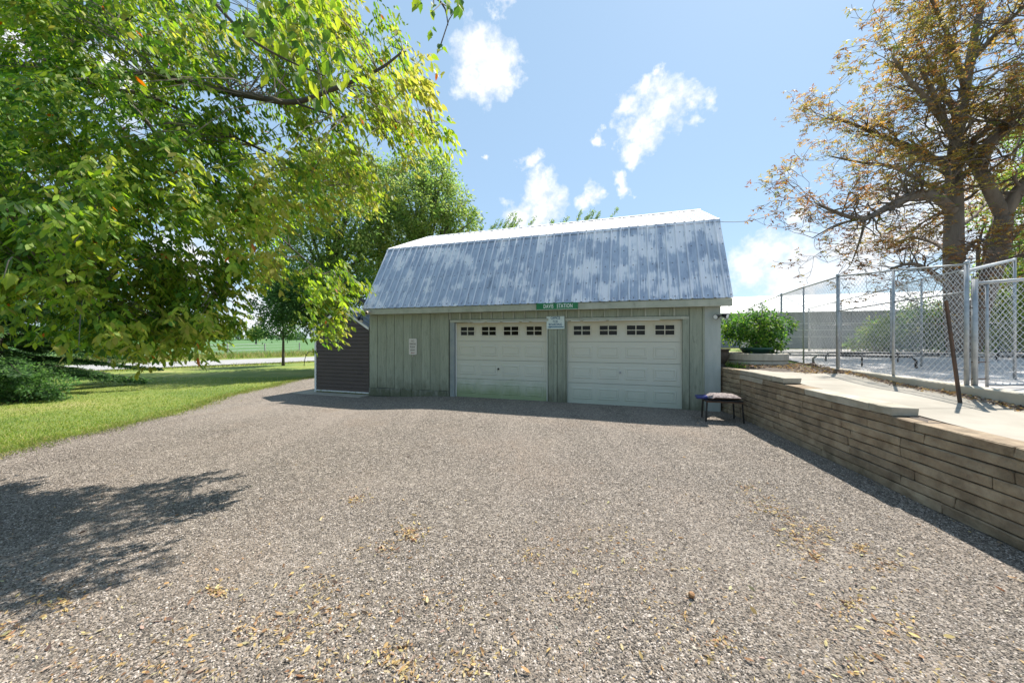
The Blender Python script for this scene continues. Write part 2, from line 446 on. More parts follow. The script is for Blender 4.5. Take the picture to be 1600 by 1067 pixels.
def leaf_mat(name, trans=.5, rough=.55):
    m, nt, b = new_mat(name)
    b.inputs['Specular IOR Level'].default_value = .35
    a = nt.nodes.new('ShaderNodeVertexColor'); a.layer_name = 'col'
    nt.links.new(a.outputs['Color'], b.inputs['Base Color']); b.inputs['Roughness'].default_value = rough
    t = nt.nodes.new('ShaderNodeBsdfTranslucent')
    hs = nt.nodes.new('ShaderNodeHueSaturation'); hs.inputs['Value'].default_value = 2.05; hs.inputs['Saturation'].default_value = 1.1
    hs.inputs['Hue'].default_value = .492
    nt.links.new(a.outputs['Color'], hs.inputs['Color']); nt.links.new(hs.outputs[0], t.inputs['Color'])
    mx = nt.nodes.new('ShaderNodeMixShader'); mx.inputs[0].default_value = trans
    nt.links.new(b.outputs[0], mx.inputs[1]); nt.links.new(t.outputs[0], mx.inputs[2])
    nt.links.new(mx.outputs[0], nt.nodes['Material Output'].inputs[0])
    return m
M['leaf'] = leaf_mat('foliage')
M['dryleaf'] = leaf_mat('dry_leaves', .2, .8)
M['blade'] = leaf_mat('grass_blades', .35, .7)

# ------------------------------------------------------------------ leaf builders (numpy)
def norm(a): return a / np.maximum(np.linalg.norm(a, axis=1, keepdims=True), 1e-9)

def leaves(P, D, Nn, L, W, C, detail=1):
    """P base points, D directions, Nn face normals, L lengths, W widths, C colours.
    detail 0: folded kite (2 tris); 1: six-point pointed leaf (4 tris)"""
    P = np.asarray(P); n = len(P)
    D = norm(np.asarray(D)); S = norm(np.cross(D, Nn)); U = np.cross(S, D)
    L = np.asarray(L).reshape(-1, 1); W = np.asarray(W).reshape(-1, 1)
    if detail == 0:
        v = np.stack([P, P + D * L * .45 + S * W * .5 - U * W * .12, P + D * L, P + D * L * .45 - S * W * .5 - U * W * .12], 1)
        T = np.array([[0, 1, 2], [0, 2, 3]])
    else:
        v = np.stack([P, P + D * L * .28 + S * W * .42 - U * W * .1, P + D * L * .62 + S * W * .40 - U * W * .14, P + D * L - U * L * .12,
                      P + D * L * .62 - S * W * .40 - U * W * .14, P + D * L * .28 - S * W * .42 - U * W * .1], 1)
        T = np.array([[0, 1, 2], [0, 2, 3], [0, 3, 4], [0, 4, 5]])
    k = v.shape[1]
    V = v.reshape(-1, 3)
    TT = (T[None] + (np.arange(n) * k)[:, None, None]).reshape(-1, 3)
    CC = np.repeat(np.asarray(C), k, axis=0)
    return V, TT, CC

def pick_cols(n, pal, wts=None, jit=.18):
    pal = np.array(pal); w = None if wts is None else np.array(wts) / sum(wts)
    c = pal[NR.choice(len(pal), n, p=w)]
    return np.clip(c * (1 + NR.uniform(-jit, jit, (n, 1))) * (1 + NR.uniform(-.07, .07, (n, 3))), 0, 1)

GREEN = [(.085, .15, .045), (.14, .22, .06), (.20, .28, .075), (.27, .32, .09)]
ELDER = [(.055, .13, .02), (.12, .22, .028), (.20, .29, .038), (.235, .285, .045), (.285, .28, .06)]
DARKG = [(.035, .085, .024), (.055, .12, .032), (.08, .16, .04)]
SPRUCE = [(.04, .085, .035), (.065, .13, .045), (.10, .18, .06)]
RUST = [(.19, .10, .035), (.24, .15, .045), (.25, .19, .05), (.20, .18, .045), (.13, .075, .04), (.12, .14, .035)]

def clump_foliage(name, centers, radii, n, leaf, pal, parent=None, clump=.35, detail=0, wts=None, droop=.3, mat='leaf', shell=.55, flat=1.0):
    """leafy crown: leaves packed in small clumps scattered through ellipsoids"""
    centers = np.array([list(c) for c in centers]); radii = np.array(radii, dtype=float)
    if radii.ndim == 1: radii = np.repeat(radii[:, None], 3, 1)
    vol = np.prod(radii, 1) ** .8; vol /= vol.sum()
    nc = max(8, n // 26)
    idx = NR.choice(len(centers), nc, p=vol)
    d = norm(NR.normal(size=(nc, 3))); r = NR.uniform(shell ** 3, 1.12, (nc, 1)) ** (1 / 3)
    cc = centers[idx] + d * r * radii[idx]
    ci = NR.choice(nc, n)
    size = clump * NR.uniform(.55, 1.35, nc)
    off = NR.normal(size=(n, 3)) * .5 * size[ci][:, None]; off[:, 2] *= flat
    P = cc[ci] + off
    D = norm(off + d[ci] * size[ci][:, None] * .5 + NR.normal(size=(n, 3)) * clump * .4); D[:, 2] -= droop
    N = norm(NR.normal(size=(n, 3)) * .9 + np.array([0, 0, .8]))
    ccol = pick_cols(nc, pal, wts, .15)
    C = ccol[ci] * (1 + NR.uniform(-.2, .2, (n, 1)))
    V, T, C = leaves(P, D, N, leaf * NR.uniform(.7, 1.3, n), leaf * .55 * NR.uniform(.8, 1.2, n), C, detail)
    o = link_mesh(name, np_mesh(name, V, T, C), M[mat], parent)
    return o

# ------------------------------------------------------------------ ground
def gz(x, y):
    return -.13 * smooth01(-1.5, -4.2, x) * smooth01(5.2, 8.6, y)

def grid_sheet(name, xs, ys, zf, m):
    V = []; Fc = []
    for y in ys:
        for x in xs: V.append((x, y, zf(x, y)))
    nx = len(xs)
    for j in range(len(ys) - 1):
        for i in range(nx - 1): Fc.append((j * nx + i, j * nx + i + 1, (j + 1) * nx + i + 1, (j + 1) * nx + i))
    me = bpy.data.meshes.new(name); me.from_pydata(V, [], Fc); me.update()
    return link_mesh(name, me, m)

xs = [-900, -400, -150, -80, -50, -35] + [-28 + i * .7 for i in range(50)] + [9, 20, 60, 200, 900]
ys = [-40, -10, -3] + [i * .7 for i in range(-2, 44)] + [33, 40, 60, 120, 400, 900]
tag(grid_sheet('ground', xs, ys, lambda x, y: gz(x, y) - .02, M['grass']), kind='structure')

edge_tab = [(-6, -6.6), (1.5, -7.2), (5.2, -7.55), (6.6, -7.75), (8.6, -8.3), (11.2, -9.0), (15.5, -9.35), (20, -9.2), (24, -8.2)]
def gedge(y):
    for (a, b), (c, d) in zip(edge_tab, edge_tab[1:]):
        if y <= c: t = max(0, (y - a) / (c - a)); e = b + (d - b) * t; break
    else: e = edge_tab[-1][1]
    return e + .16 * mnoise.noise((y * .9, 1.3, 0)) + .09 * mnoise.noise((y * 3.7, 5.3, 0))
V = []; Fc = []
yy = [-6 + i * .2 for i in range(150)]
for y in yy:
    e = gedge(y)
    for k in range(25):
        t = k / 24; x = e + (5.0 - e) * t
        V.append((x, y, gz(x, y) + (.006 if k else -.024) + .012 * mnoise.noise((x * .6, y * .6, 0))))
for j in range(len(yy) - 1):
    for i in range(24): Fc.append((j * 25 + i, j * 25 + i + 1, (j + 1) * 25 + i + 1, (j + 1) * 25 + i))
me = bpy.data.meshes.new('gravel_driveway'); me.from_pydata(V, [], Fc); me.update()
gravel = tag(link_mesh('gravel_driveway', me, M['gravel']), kind='structure')

def gsurf(x, y): return gz(x, y) + .006 + .012 * mnoise.noise((x * .6, y * .6, 0))

# road beyond the lawn
A = Vector((-24.0, 18.7)); dr = Vector((8.5, 8.8)).normalized(); pr = Vector((-dr.y, dr.x))
mb = MB()
p0, p1 = A - dr * 60, A + dr * 160
for a, b, z in ((0, 6.6, -.09),):
    q = [p0 + pr * a, p1 + pr * a, p1 + pr * b, p0 + pr * b]
    mb.face([(v.x, v.y, z) for v in q])
tag(mb.build('road', M['road']), kind='structure')
# crop field beyond the road
mb = MB()
q0, q1 = A - dr * 300 + pr * 14, A + dr * 700 + pr * 14
mb.face([(v.x, v.y, .10) for v in (q0, q1, q1 + pr * 900, q0 + pr * 900)])
mb.face([(q0.x, q0.y, -.2), (q1.x, q1.y, -.2), (q1.x, q1.y, .10), (q0.x, q0.y, .10)])
tag(mb.build('crop_field', M['crop']), kind='structure')

# ------------------------------------------------------------------ raised yard on the right
WP = Vector((4.826, 7.5)); WD = Vector((-.166, -.986)).normalized(); WNrm = Vector((-.986, .166))   # wall corner, run towards camera, outward
def wall_pt(d, off=0.0):
    return WP + WD * d + WNrm * off
def terr(x, y):
    return .815 + .09 * smooth01(3.3, 5.2, y) + .10 * smooth01(5.4, 7.3, y)
def curb_x(y): return 6.05 + .22 * (y - 4.2)
def yard_z(x, y):
    return 1.0 + .004 * min(30, max(0, y - 6))
mb = MB()   # walkway slabs
segs = [(-3.0, -.4), (-.39, 1.9), (1.91, 4.2), (4.21, 6.3), (6.31, 7.72)]
walk = []
for a, b in segs:
    n = 8; m_ = MB()
    vs = []
    for j in range(n + 1):
        y = a + (b - a) * j / n
        x0 = (WP.x + (WP.y - y) * -.168) + .268; x1 = curb_x(y) - .02
        for k in range(5):
            x = x0 + (x1 - x0) * k / 4
            vs.append((x, y, terr(x, y) + .004 * mnoise.noise((x, y, 3))))
    m_.v = vs
    for j in range(n):
        for k in range(4): m_.f.append((j * 5 + k, j * 5 + k + 1, j * 5 + 6 + k, j * 5 + 5 + k))
    tag(m_.build('walkway', M['concrete']), kind='structure')
# soil under the walkway
mb = MB()
vs = []
rows = [-4 + i * .5 for i in range(24)]
for y in rows:
    x0 = WP.x + (WP.y - y) * -.168 + .03
    for x in (x0 + .10, x0 + 1, curb_x(y) + .3): vs.append((x, y, terr(x, y) - .012))
mb.v = vs
for j in range(len(rows) - 1):
    for k in range(2): mb.f.append((j * 3 + k, j * 3 + k + 1, j * 3 + 4 + k, j * 3 + 3 + k))
tag(mb.build('planting_bed_soil', M['mulch_dirt']), kind='structure')

# kennel yard pad, yard grass behind
V = []; Fc = []
rows = [-6 + i * 1.0 for i in range(27)]
for y in rows:
    x0 = curb_x(min(y, 7.6)) + .1 + max(0, y - 7.6) * .48
    for k in range(14): V.append((x0 + k * 2.0, y, yard_z(x0, y)))
for j in range(len(rows) - 1):
    for i in range(13): Fc.append((j * 14 + i, j * 14 + i + 1, (j + 1) * 14 + i + 1, (j + 1) * 14 + i))
me = bpy.data.meshes.new('concrete_pad'); me.from_pydata(V, [], Fc); me.update()
tag(link_mesh('concrete_pad', me, M['pad']), kind='structure')
GC = Vector((4.79, 8.156)); GX = Vector((.951, -.309)); GN = Vector((.309, .951))    # garage frame
mb = MB()
c0 = GC + GN * .0 + GX * .06; c1 = GC + GN * 14
mb.v = [(4.9, 7.45, .98), (60, 7.45, .975), (120, 60, 1.05), (c1.x, 60, 1.05), (c1.x, c1.y, 1.03), (c0.x, c0.y, .98)]
mb.f.append((0, 1, 2, 3, 4, 5))
mb.v += [(120, 60, -.3), (c1.x - 6, 66, -.3), (c1.x - 5, c1.y, -.3)]
mb.f.append((3, 2, 6, 7)); mb.f.append((4, 3, 7, 8))
tag(mb.build('yard_lawn', M['grass']), kind='structure')

# curb along the fence
curb = empty('fence_curb', (6.4, 5.5, 0), 0, 'low stained concrete curb carrying the near chain-link fence', 'curb')
mb = MB(); ylist = [-5, -2, 0, 2, 3.5, 5, 6.5, 7.55]
for a, b in zip(ylist, ylist[1:]):
    xa, xb = curb_x(a), curb_x(b)
    za, zb = 1.0 + .007 * max(0, a), 1.0 + .007 * max(0, b)
    n = len(mb.v)
    for (x, y, z) in ((xa, a, za), (xb, b, zb)):
        mb.v += [(x - 6.4, y - 5.5, .4), (x - 6.4, y - 5.5, z - .012), (x - 6.388, y - 5.5, z), (x - 6.22, y - 5.5, z), (x - 6.2, y - 5.5, z - .02), (x - 6.2, y - 5.5, .4)]
    for k in range(5): mb.f.append((n + k, n + k + 1, n + 7 + k, n + 6 + k))
mb.build('curb_body', M['curb'], curb)

# ------------------------------------------------------------------ retaining wall, stone by stone
rw = empty('retaining_wall', (WP.x, WP.y, 0), math.atan2(WD.y, WD.x), 'long low retaining wall of thin grey-brown stones with stepped coping', 'retaining wall')
# local x = along the wall towards the camera, local y = +90deg of it; outward (photo left) = -y
CH = .1025
variants = {}
def stone_mesh(L, seed, H=CH, T=.27):
    key = (round(L, 2), seed, H, T)
    if key in variants: return variants[key]
    bm = bmesh.new(); bmesh.ops.create_cube(bm, size=1)
    for v in bm.verts:
        v.co = Vector((L / 2 + v.co.x * (L - .007), T / 2 + v.co.y * T, H / 2 + v.co.z * (H - .009)))
    bmesh.ops.bevel(bm, geom=bm.edges[:], offset=.008, segments=1, affect='EDGES')
    rr = random.Random(seed * 31 + int(L * 100))
    for q in range(1, 4):
        bmesh.ops.bisect_plane(bm, geom=bm.verts[:] + bm.edges[:] + bm.faces[:], plane_co=(L * (q + rr.uniform(-.2, .2)) / 4, 0, 0), plane_no=(1, 0, 0))
    for v in bm.verts:
        v.co += Vector((rr.uniform(-.005, .005), rr.uniform(-.009, .007), rr.uniform(-.0035, .003)))
    me = bpy.data.meshes.new('stone'); bm.to_mesh(me); bm.free(); variants[key] = me
    return me
WLEN = 8.9
wr = random.Random(5)
mb = MB(); mb.box(.01, WLEN, .03, .25, -.1, CH * 8 - .012)
mb.box(.01, 3.55, .03, .24, CH * 8 - .012, CH * 9 - .012); mb.build('wall_core', M['mulch_dirt'], rw)
for r_ in range(8 + 2):
    end = WLEN if r_ < 8 else (3.60 if r_ == 8 else 1.57)
    x = 0.0; top = (r_ >= 7)
    offx = wr.uniform(0, .35)
    while x < end - .02:
        L = wr.choice([.55, .7, .85, 1.0, 1.2])
        if x == 0: L = .3 + round(offx, 1)
        if top and r_ >= 8: L = wr.choice([.9, 1.2])
        if end - x - L < .2: L = round(end - x, 3)
        yo = wr.uniform(-.009, .007) - (.012 if r_ >= 8 else 0)
        o = link_mesh('stone', stone_mesh(L, wr.randint(0, 4)), M['stone'] if r_ < 8 else M['coping'], rw, (x, yo, r_ * CH))
        x += L
# the return running back beside the garage
rb = Vector((4.842, 8.36)) - WP; ang2 = math.atan2(rb.y, rb.x)
rl = ang2 - math.atan2(WD.y, WD.x)
for r_ in range(10):
    x = 0.02; k = 0
    while x < .85:
        L = [.45, .4][(k + r_) % 2]
        o = link_mesh('stone', stone_mesh(L, (r_ + k) % 3), M['stone'] if r_ < 9 else M['coping'], rw, (x * math.cos(rl) - .0, x * math.sin(rl), r_ * CH * .985), (0, 0, rl))
        o.scale = (1, -1, 1)
        x += L; k += 1

# ------------------------------------------------------------------ garage
GAR = empty('garage', (GC.x, GC.y, 0), math.atan2(GX.y, GX.x), 'grey-green board-sided garage with gambrel metal roof and two cream doors', 'garage')
GW, GD = 9.74, 7.04
H_W = 2.40
for mn in ('roof', 'roof_top'):
    for n_ in M[mn].node_tree.nodes:
        if n_.type == 'TEX_COORD': n_.object = GAR
# shell walls
mb = MB()
def wallbox(m_, x0, x1, z0, z1, y0=0.0, y1=.12): m_.box(x0, x1, y0, y1, z0, z1)
DR, DL = (-3.54, -.79), (-6.77, -4.03)
wallbox(mb, -GW, DL[0], -.25, 2.56); wallbox(mb, DL[1], DR[0], -.25, 2.56); wallbox(mb, DR[1], 0, -.25, 2.56)
wallbox(mb, DL[0], DL[1], 2.15, 2.56); wallbox(mb, DR[0], DR[1], 2.15, 2.56)
mb.build('front_wall', M['wallcore'], GAR)
EY, EZ = -.25, 2.596          # eave (front, local y), z
BY, BZ = EY + 1.206, 4.69     # break
RY, RZ = GD / 2, 5.81         # ridge
gp = [(0, -.25), (GD, -.25), (GD, 2.5), (GD + .08, EZ - .05), (GD - BY + .0, BZ - .06), (RY, RZ - .06), (BY, BZ - .06), (-.1, EZ - .02), (0, 2.5)]
gp = [(0.121, -.25), (GD, -.25), (GD, 2.42), (GD - BY - .02, BZ - .08), (RY, RZ - .08), (BY + .02, BZ - .08), (0.121, 2.66)]
for nm, a0, a1 in (('right_gable_wall', -.12, -.003), ('left_gable_wall', -GW + .003, -GW + .12)):
    m2 = MB(); m2.prism(gp, 0, a0, a1); m2.build(nm, M['siding'], GAR)
m2 = MB(); m2.box(-GW + .13, -.13, GD - .12, GD, -.25, 2.42); m2.build('back_wall', M['siding'], GAR)
m2 = MB(); m2.box(-GW + .13, -.13, .125, GD - .13, -.02, .0); m2.build('floor_slab', M['concrete'], GAR)
# boards on the front
def board(x0, x1, z0, z1, t=.022, m_='siding', name='board', y=0.0, b=.004):
    m2 = MB(); m2.cbox(-(x1 - x0) / 2, (x1 - x0) / 2, -t, 0, 0, z1 - z0, b)
    return m2.build(name, M[m_], GAR, ((x0 + x1) / 2, y - .001, z0))
bw = (GW - 6.95) / 9
for i in range(9):
    x0 = -GW + i * bw
    board(x0 + .006, x0 + bw - .006, .155 + rnd.uniform(-.02, .012), 2.41, t=rnd.uniform(.020, .025))
for i in range(1, 9):   # thin battens, shallow, at every second joint
    if i % 2 == 0:
        board(-GW + i * bw - .019, -GW + i * bw + .019, .17, 2.41, t=.012, name='batten', y=-.024)
# foundation blocks on the left
fx = -GW
while fx < -6.93:
    w = min(.39, -6.92 - fx)
    m2 = MB(); m2.cbox(0.003, w - .003, -.05, 0, 0, .235, .008); m2.build('foundation_block', M['foundation'], GAR, (fx, -.001, -.10))
    m2 = MB(); m2.cbox(0.003, w - .003, -.07, 0, 0, .20, .006); m2.build('foundation_block', M['foundation'], GAR, (fx + .0, -.001, -.315))
    fx += .39
# pier between doors
for x0, x1 in ((-4.02, -3.90), (-3.885, -3.79), (-3.775, -3.68), (-3.665, -3.555)):
    board(x0, x1, -.03, 2.41, t=.02 + rnd.uniform(0, .012))
board(-3.91, -3.875, -.03, 2.41, t=.02, name='batten', y=-.026); board(-3.69, -3.655, -.03, 2.41, t=.02, name='batten', y=-.026)
# right hand strip
board(-.65, -.36, -.05, 2.41); board(-.35, -.003, -.05, 2.43, m_='pale_board', t=.026)
board(-.375, -.335, -.05, 2.41, t=.012, name='batten', y=-.03)
# boards over the doors
for (a, b) in ((DL[0] - .14, DL[1]), (DR[0], DR[1] + .13)):
    n = max(1, round((b - a) / .31)); w = (b - a) / n
    for i in range(n):
        board(a + i * w + .003, a + (i + 1) * w - .003, 2.215, 2.41, t=.014)
        board(a + i * w - .02, a + i * w + .02, 2.215, 2.41, t=.032, m_='trim', name='batten', y=-.016)
# door casings
for (a, b), jm in ((DL, 'jamb'), (DR, 'jamb')):
    board(a - .13 if a < -5 else a - .004, a + .012, -.06, 2.19, t=.05, m_=jm if a < -5 else 'siding', name='door_jamb')
    board(b - .012, b + .13 if b > -2 else b + .004, -.06, 2.19, t=.045, m_='siding', name='door_jamb')
    board(a - .13 if a < -5 else a - .02, b + .13 if b > -2 else b + .02, 2.13, 2.205, t=.06, m_='trim', name='door_head')
# overhead doors
def overhead_door(a, b, m_, rec=.03):
    w = b - a
    m2 = MB(); m2.box(0, w, 0.035, .06, 0, 2.13)
    lab = 'cream overhead door with green algae along its bottom panels' if m_ == 'door_l' else 'cleaner cream overhead door nearest the retaining wall'
    D = m2.build('garage_door', M[m_], GAR, (a, rec, .0)); D['label'] = lab
    sh = .5325; cw = (w - .10) / 4
    for s in range(4):
        z0 = s * sh; z1 = z0 + sh - .006
        m2 = MB()
        if s < 3:
            m2.cbox(.004, w - .004, 0, .034, z0 + .002, z1, .005)
            for k in range(4):
                xa = .05 + k * cw + .07; xb = .05 + (k + 1) * cw - .07; za = z0 + .12; zb = z0 + sh - .12
                # stamped panel: raised ring, recessed groove, raised field
                n = len(m2.v)
                rings = [(0, 0.0), (.012, -.010), (.035, -.010), (.055, -.001), (.062, -.012)]
                for (o_, yy_) in rings:
                    m2.v += [(xa + o_, yy_, za + o_), (xb - o_, yy_, za + o_), (xb - o_, yy_, zb - o_), (xa + o_, yy_, zb - o_)]
                for j in range(len(rings) - 1):
                    for q in range(4):
                        q2 = (q + 1) % 4
                        m2.f.append((n + j * 4 + q, n + j * 4 + q2, n + (j + 1) * 4 + q2, n + (j + 1) * 4 + q))
                e = n + (len(rings) - 1) * 4; m2.f.append((e, e + 1, e + 2, e + 3))
            m2.build('door_section', M[m_], D)
        else:
            # top section with window openings
            wh = .24; zc0 = z0 + .165; zc1 = zc0 + wh
            m2.box(.004, w - .004, 0, .034, z0 + .002, zc0); m2.box(.004, w - .004, 0, .034, zc1, z1)
            xs_ = [.004]
            wins = []
            for k in range(4):
                xc = .05 + (k + .5) * cw; wins.append((xc - .215, xc + .215))
            xprev = .004
            for (xa, xb) in wins:
                m2.box(xprev, xa, 0, .034, zc0, zc1); xprev = xb
            m2.box(xprev, w - .004, 0, .034, zc0, zc1)
            m2.build('door_section', M[m_], D)
            for (xa, xb) in wins:
                f = MB(); fw = .022
                f.box(xa - fw, xb + fw, -.014, -.001, zc0 - fw, zc0 + .004); f.box(xa - fw, xb + fw, -.014, -.001, zc1 - .004, zc1 + fw)
                f.box(xa - fw, xa + .004, -.013, -.001, zc0 + .004, zc1 - .004); f.box(xb - .004, xb + fw, -.013, -.001, zc0 + .004, zc1 - .004)
                xm, zm = (xa + xb) / 2, (zc0 + zc1) / 2
                f.box(xm - .011, xm + .011, -.012, .006, zc0 + .004, zc1 - .004)
                f.box(xa + .004, xm - .011, -.011, .006, zm - .010, zm + .010); f.box(xm + .011, xb - .004, -.011, .006, zm - .010, zm + .010)
                f.build('window_frame', M['door_r'], D)
                for (pa, pb) in ((xa + .005, xm - .012), (xm + .012, xb - .005)):
                    for (za, zb) in ((zc0 + .005, zm - .011), (zm + .011, zc1 - .005)):
                        g = MB(); g.box(pa, pb, .016, .020, za, zb); g.build('pane', M['glass'], D)
    m2 = MB(); m2.tube([(0, 0, 0), (0, -.02, 0)], [.028, .026], 12); m2.tube([(-.0, -.02, 0), (0, -.034, 0)], [.012, .012], 8)
    m2.build('door_lock', M['galv'] if m_ != 'door_l' else M['blackmetal'], D, (w * .485, -.001, sh * 1.5 + .03))
    m2 = MB(); m2.box(.0, w, .0, .04, -.035, .0); m2.build('bottom_seal', M['black'], D)
    # tracks edge strip on both sides (pale)
    for xe in (0, w - .03):
        m2 = MB(); m2.box(xe, xe + .03, -.012, -.001, .01, 2.12); m2.build('edge_strip', M['white'] if m_ == 'door_l' else M[m_], D)
overhead_door(DL[0] + .012, DL[1] - .012, 'door_l')
overhead_door(DR[0] + .012, DR[1] - .012, 'door_r')
# fascia, soffit
XR, XL = .195, -GW - .05
m2 = MB(); m2.cbox(XL + .01, XR - .01, EY + .02, EY + .05, 2.405, 2.57, .004); m2.build('fascia', M['trim'], GAR)
m2 = MB(); m2.box(XL + .02, XR - .02, EY + .05, -.03, 2.412, 2.43); m2.build('soffit', M['trim'], GAR)
m2 = MB(); m2.prism([(-.0, 2.41), (-.23, 2.405), (-.235, 2.56), (.0, 2.75)], 0, XR - .045, XR - .012); m2.build('rake_end', M['trim'], GAR)
# ribbed roof sheets
def sheet_mesh(p0, p1, W, endcut=None):
    """profile across x (width W) swept from p0 (y,z) to p1"""
    d = Vector((p1[0] - p0[0], p1[1] - p0[1])); Ls = d.length; d.normalize(); nrm = Vector((-d.y, d.x))
    prof = []; pitch = .2285; k = 0
    x = 0
    while x < W - .01:
        prof += [(x, 0), (x + .014, .028), (x + .042, .028), (x + .056, 0), (x + .115, 0), (x + .12, .003), (x + .135, .003), (x + .14, 0)]
        x += pitch
    prof = [p for p in prof if p[0] <= W] + [(W, 0)]
    m2 = MB(); nrow = 7
    for j in range(nrow):
        t = j / (nrow - 1)
        for (px_, h) in prof:
            wv = .004 * mnoise.noise((px_ * 2 + p0[0], t * 3, 1))
            y = p0[0] + d.x * Ls * t + nrm.x * (h + wv); z = p0[1] + d.y * Ls * t + nrm.y * (h + wv)
            m2.v.append((px_, y, z))
    k = len(prof)
    for j in range(nrow - 1):
        for i in range(k - 1): m2.f.append((j * k + i, j * k + i + 1, (j + 1) * k + i + 1, (j + 1) * k + i))
    return m2.mesh('roof_sheet')
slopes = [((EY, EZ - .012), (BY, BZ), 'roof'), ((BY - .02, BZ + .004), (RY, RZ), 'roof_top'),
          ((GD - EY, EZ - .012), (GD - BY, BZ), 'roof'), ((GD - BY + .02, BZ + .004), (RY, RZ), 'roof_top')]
SW = .914; nS = 11
for si, (p0, p1, mm) in enumerate(slopes):
    full = sheet_mesh(p0, p1, SW)
    last = sheet_mesh(p0, p1, (XR - XL) - SW * 10)
    if si >= 2:
        for me_ in (full, last): me_.flip_normals()
    for me_ in (full, last): me_.materials.append(M[mm])
    for i in range(nS):
        o = link_mesh('roof_sheet', full if i < nS - 1 else last, None, GAR, (XL + i * SW, 0, 0))
        if mm == 'roof': o.location.z += rnd.uniform(-.002, .002)
for o in [o for o in bpy.data.objects if o.name.startswith('roof_sheet')]: pass
m2 = MB(); m2.prism([(BY - .05, BZ - .055), (BY + .0, BZ + .028), (BY + .12, BZ + .075), (BY + .12, BZ + .07), (BY + .004, BZ + .022), (BY - .045, BZ - .057)], 0, XL, XR)
m2.build('break_flashing', M['roof'], GAR)
m2 = MB(); m2.prism([(RY - .15, RZ - .035), (RY, RZ + .033), (RY + .15, RZ - .035), (RY + .15, RZ - .04), (RY, RZ + .026), (RY - .15, RZ - .04)], 0, XL, XR)
m2.build('ridge_cap', M['roof_top'], GAR)
# roof underlay so the sheets have depth at the rake
m2 = MB(); ul = [(EY + .03, EZ - .04), (BY + .02, BZ - .03), (RY, RZ - .03), (GD - BY - .02, BZ - .03), (GD - EY - .03, EZ - .04),
                 (GD - EY - .06, EZ - .10), (GD - BY - .05, BZ - .10), (RY, RZ - .10), (BY + .05, BZ - .10), (EY + .06, EZ - .10)]
m2.prism(ul, 0, XL + .02, XR - .02); m2.build('roof_deck', M['trim'], GAR)

def gpt(x, y, z=0):
    p = GC + GX * x + GN * y
    return Vector((p.x, p.y, z))
GROT = math.atan2(GX.y, GX.x)

# text helper: flat printed lettering
def text_part(s, size, m_, parent, loc, name='lettering', sx=1.0, bold=0.0, spacing=1.0):
    c = bpy.data.curves.new('t', 'FONT'); c.body = s; c.size = size; c.align_x = 'CENTER'; c.align_y = 'CENTER'
    c.offset = bold; c.space_character = spacing
    t = bpy.data.objects.new('t', c); COL.objects.link(t)
    dg = bpy.context.evaluated_depsgraph_get(); me = bpy.data.meshes.new_from_object(t.evaluated_get(dg))
    COL.objects.unlink(t); bpy.data.objects.remove(t)
    for v in me.vertices: v.co = Vector((v.co.x * sx, v.co.z, v.co.y))
    me.materials.clear(); me.materials.append(m_)
    return link_mesh(name, me, None, parent, loc)
def flatmat(name, c, rough=.5):
    return pmat(name, tuple(x * .93 for x in c), c, 20, rough, bstr=.02)
SG = flatmat('sign_green', (.008, .16, .055), .35); SWt = flatmat('sign_white', (.78, .80, .76), .4)
sx_ = -(9.74 - 9.74)
def s_at(px, py, yl):
    """garage-local x for photo column px on plane local y=yl"""
    a = (px - CX) / F; o = GC + GN * yl
    # (o + GX*t): x = a*y
    return (a * o.y - o.x) / (GX.x - a * GX.y)
xa, xb = s_at(838, 0, EY), s_at(903, 0, EY)
sg = empty('street_sign', gpt((xa + xb) / 2, EY - .002, 2.50), GROT, 'green street name sign reading DAVIS STATION fixed to the eave above the doors', 'sign')
W2 = (xb - xa) / 2
m2 = MB(); m2.cbox(-W2, W2, -.006, .004, -.085, .085, .002); m2.build('sign_plate', SG, sg)
text_part('DAVIS', .135, SWt, sg, (-.215, -.009, .0), sx=.66, spacing=1.1, bold=.002); text_part('STATION', .135, SWt, sg, (.205, -.009, .0), sx=.66, spacing=1.12, bold=.002)
m2 = MB(); m2.box(-W2 + .012, W2 - .012, -.0075, -.0065, -.083, -.077); m2.build('sign_border', SWt, sg)

xa, xb = s_at(854, 0, -.05), s_at(882, 0, -.05)
ws = empty('notice_sign', gpt((xa + xb) / 2, -.056, 2.09), GROT, 'small white notice with blue lettering on the pier between the garage doors', 'sign')
W2 = (xb - xa) / 2; SB = flatmat('sign_blue', (.02, .10, .19), .4)
m2 = MB(); m2.cbox(-W2, W2, -.004, .004, -.165, .165, .002); m2.build('sign_plate', flatmat('sign_pale', (.60, .68, .66)), ws)
text_part('OFFICE', .098, SB, ws, (0, -.006, .115), sx=.8, bold=.002); text_part('FOR', .088, SB, ws, (0, -.006, .025), sx=.8, bold=.001)
text_part('BOARDING', .088, SB, ws, (0, -.006, -.052), sx=.78, bold=.002)
m2 = MB(); m2.face([(-W2 + .02, -.006, -.115), (-W2 + .11, -.006, -.14), (-W2 + .11, -.006, -.125), (W2 - .02, -.006, -.125), (W2 - .02, -.006, -.100), (-W2 + .11, -.006, -.100), (-W2 + .11, -.006, -.092)])
m2.build('arrow', SB, ws)

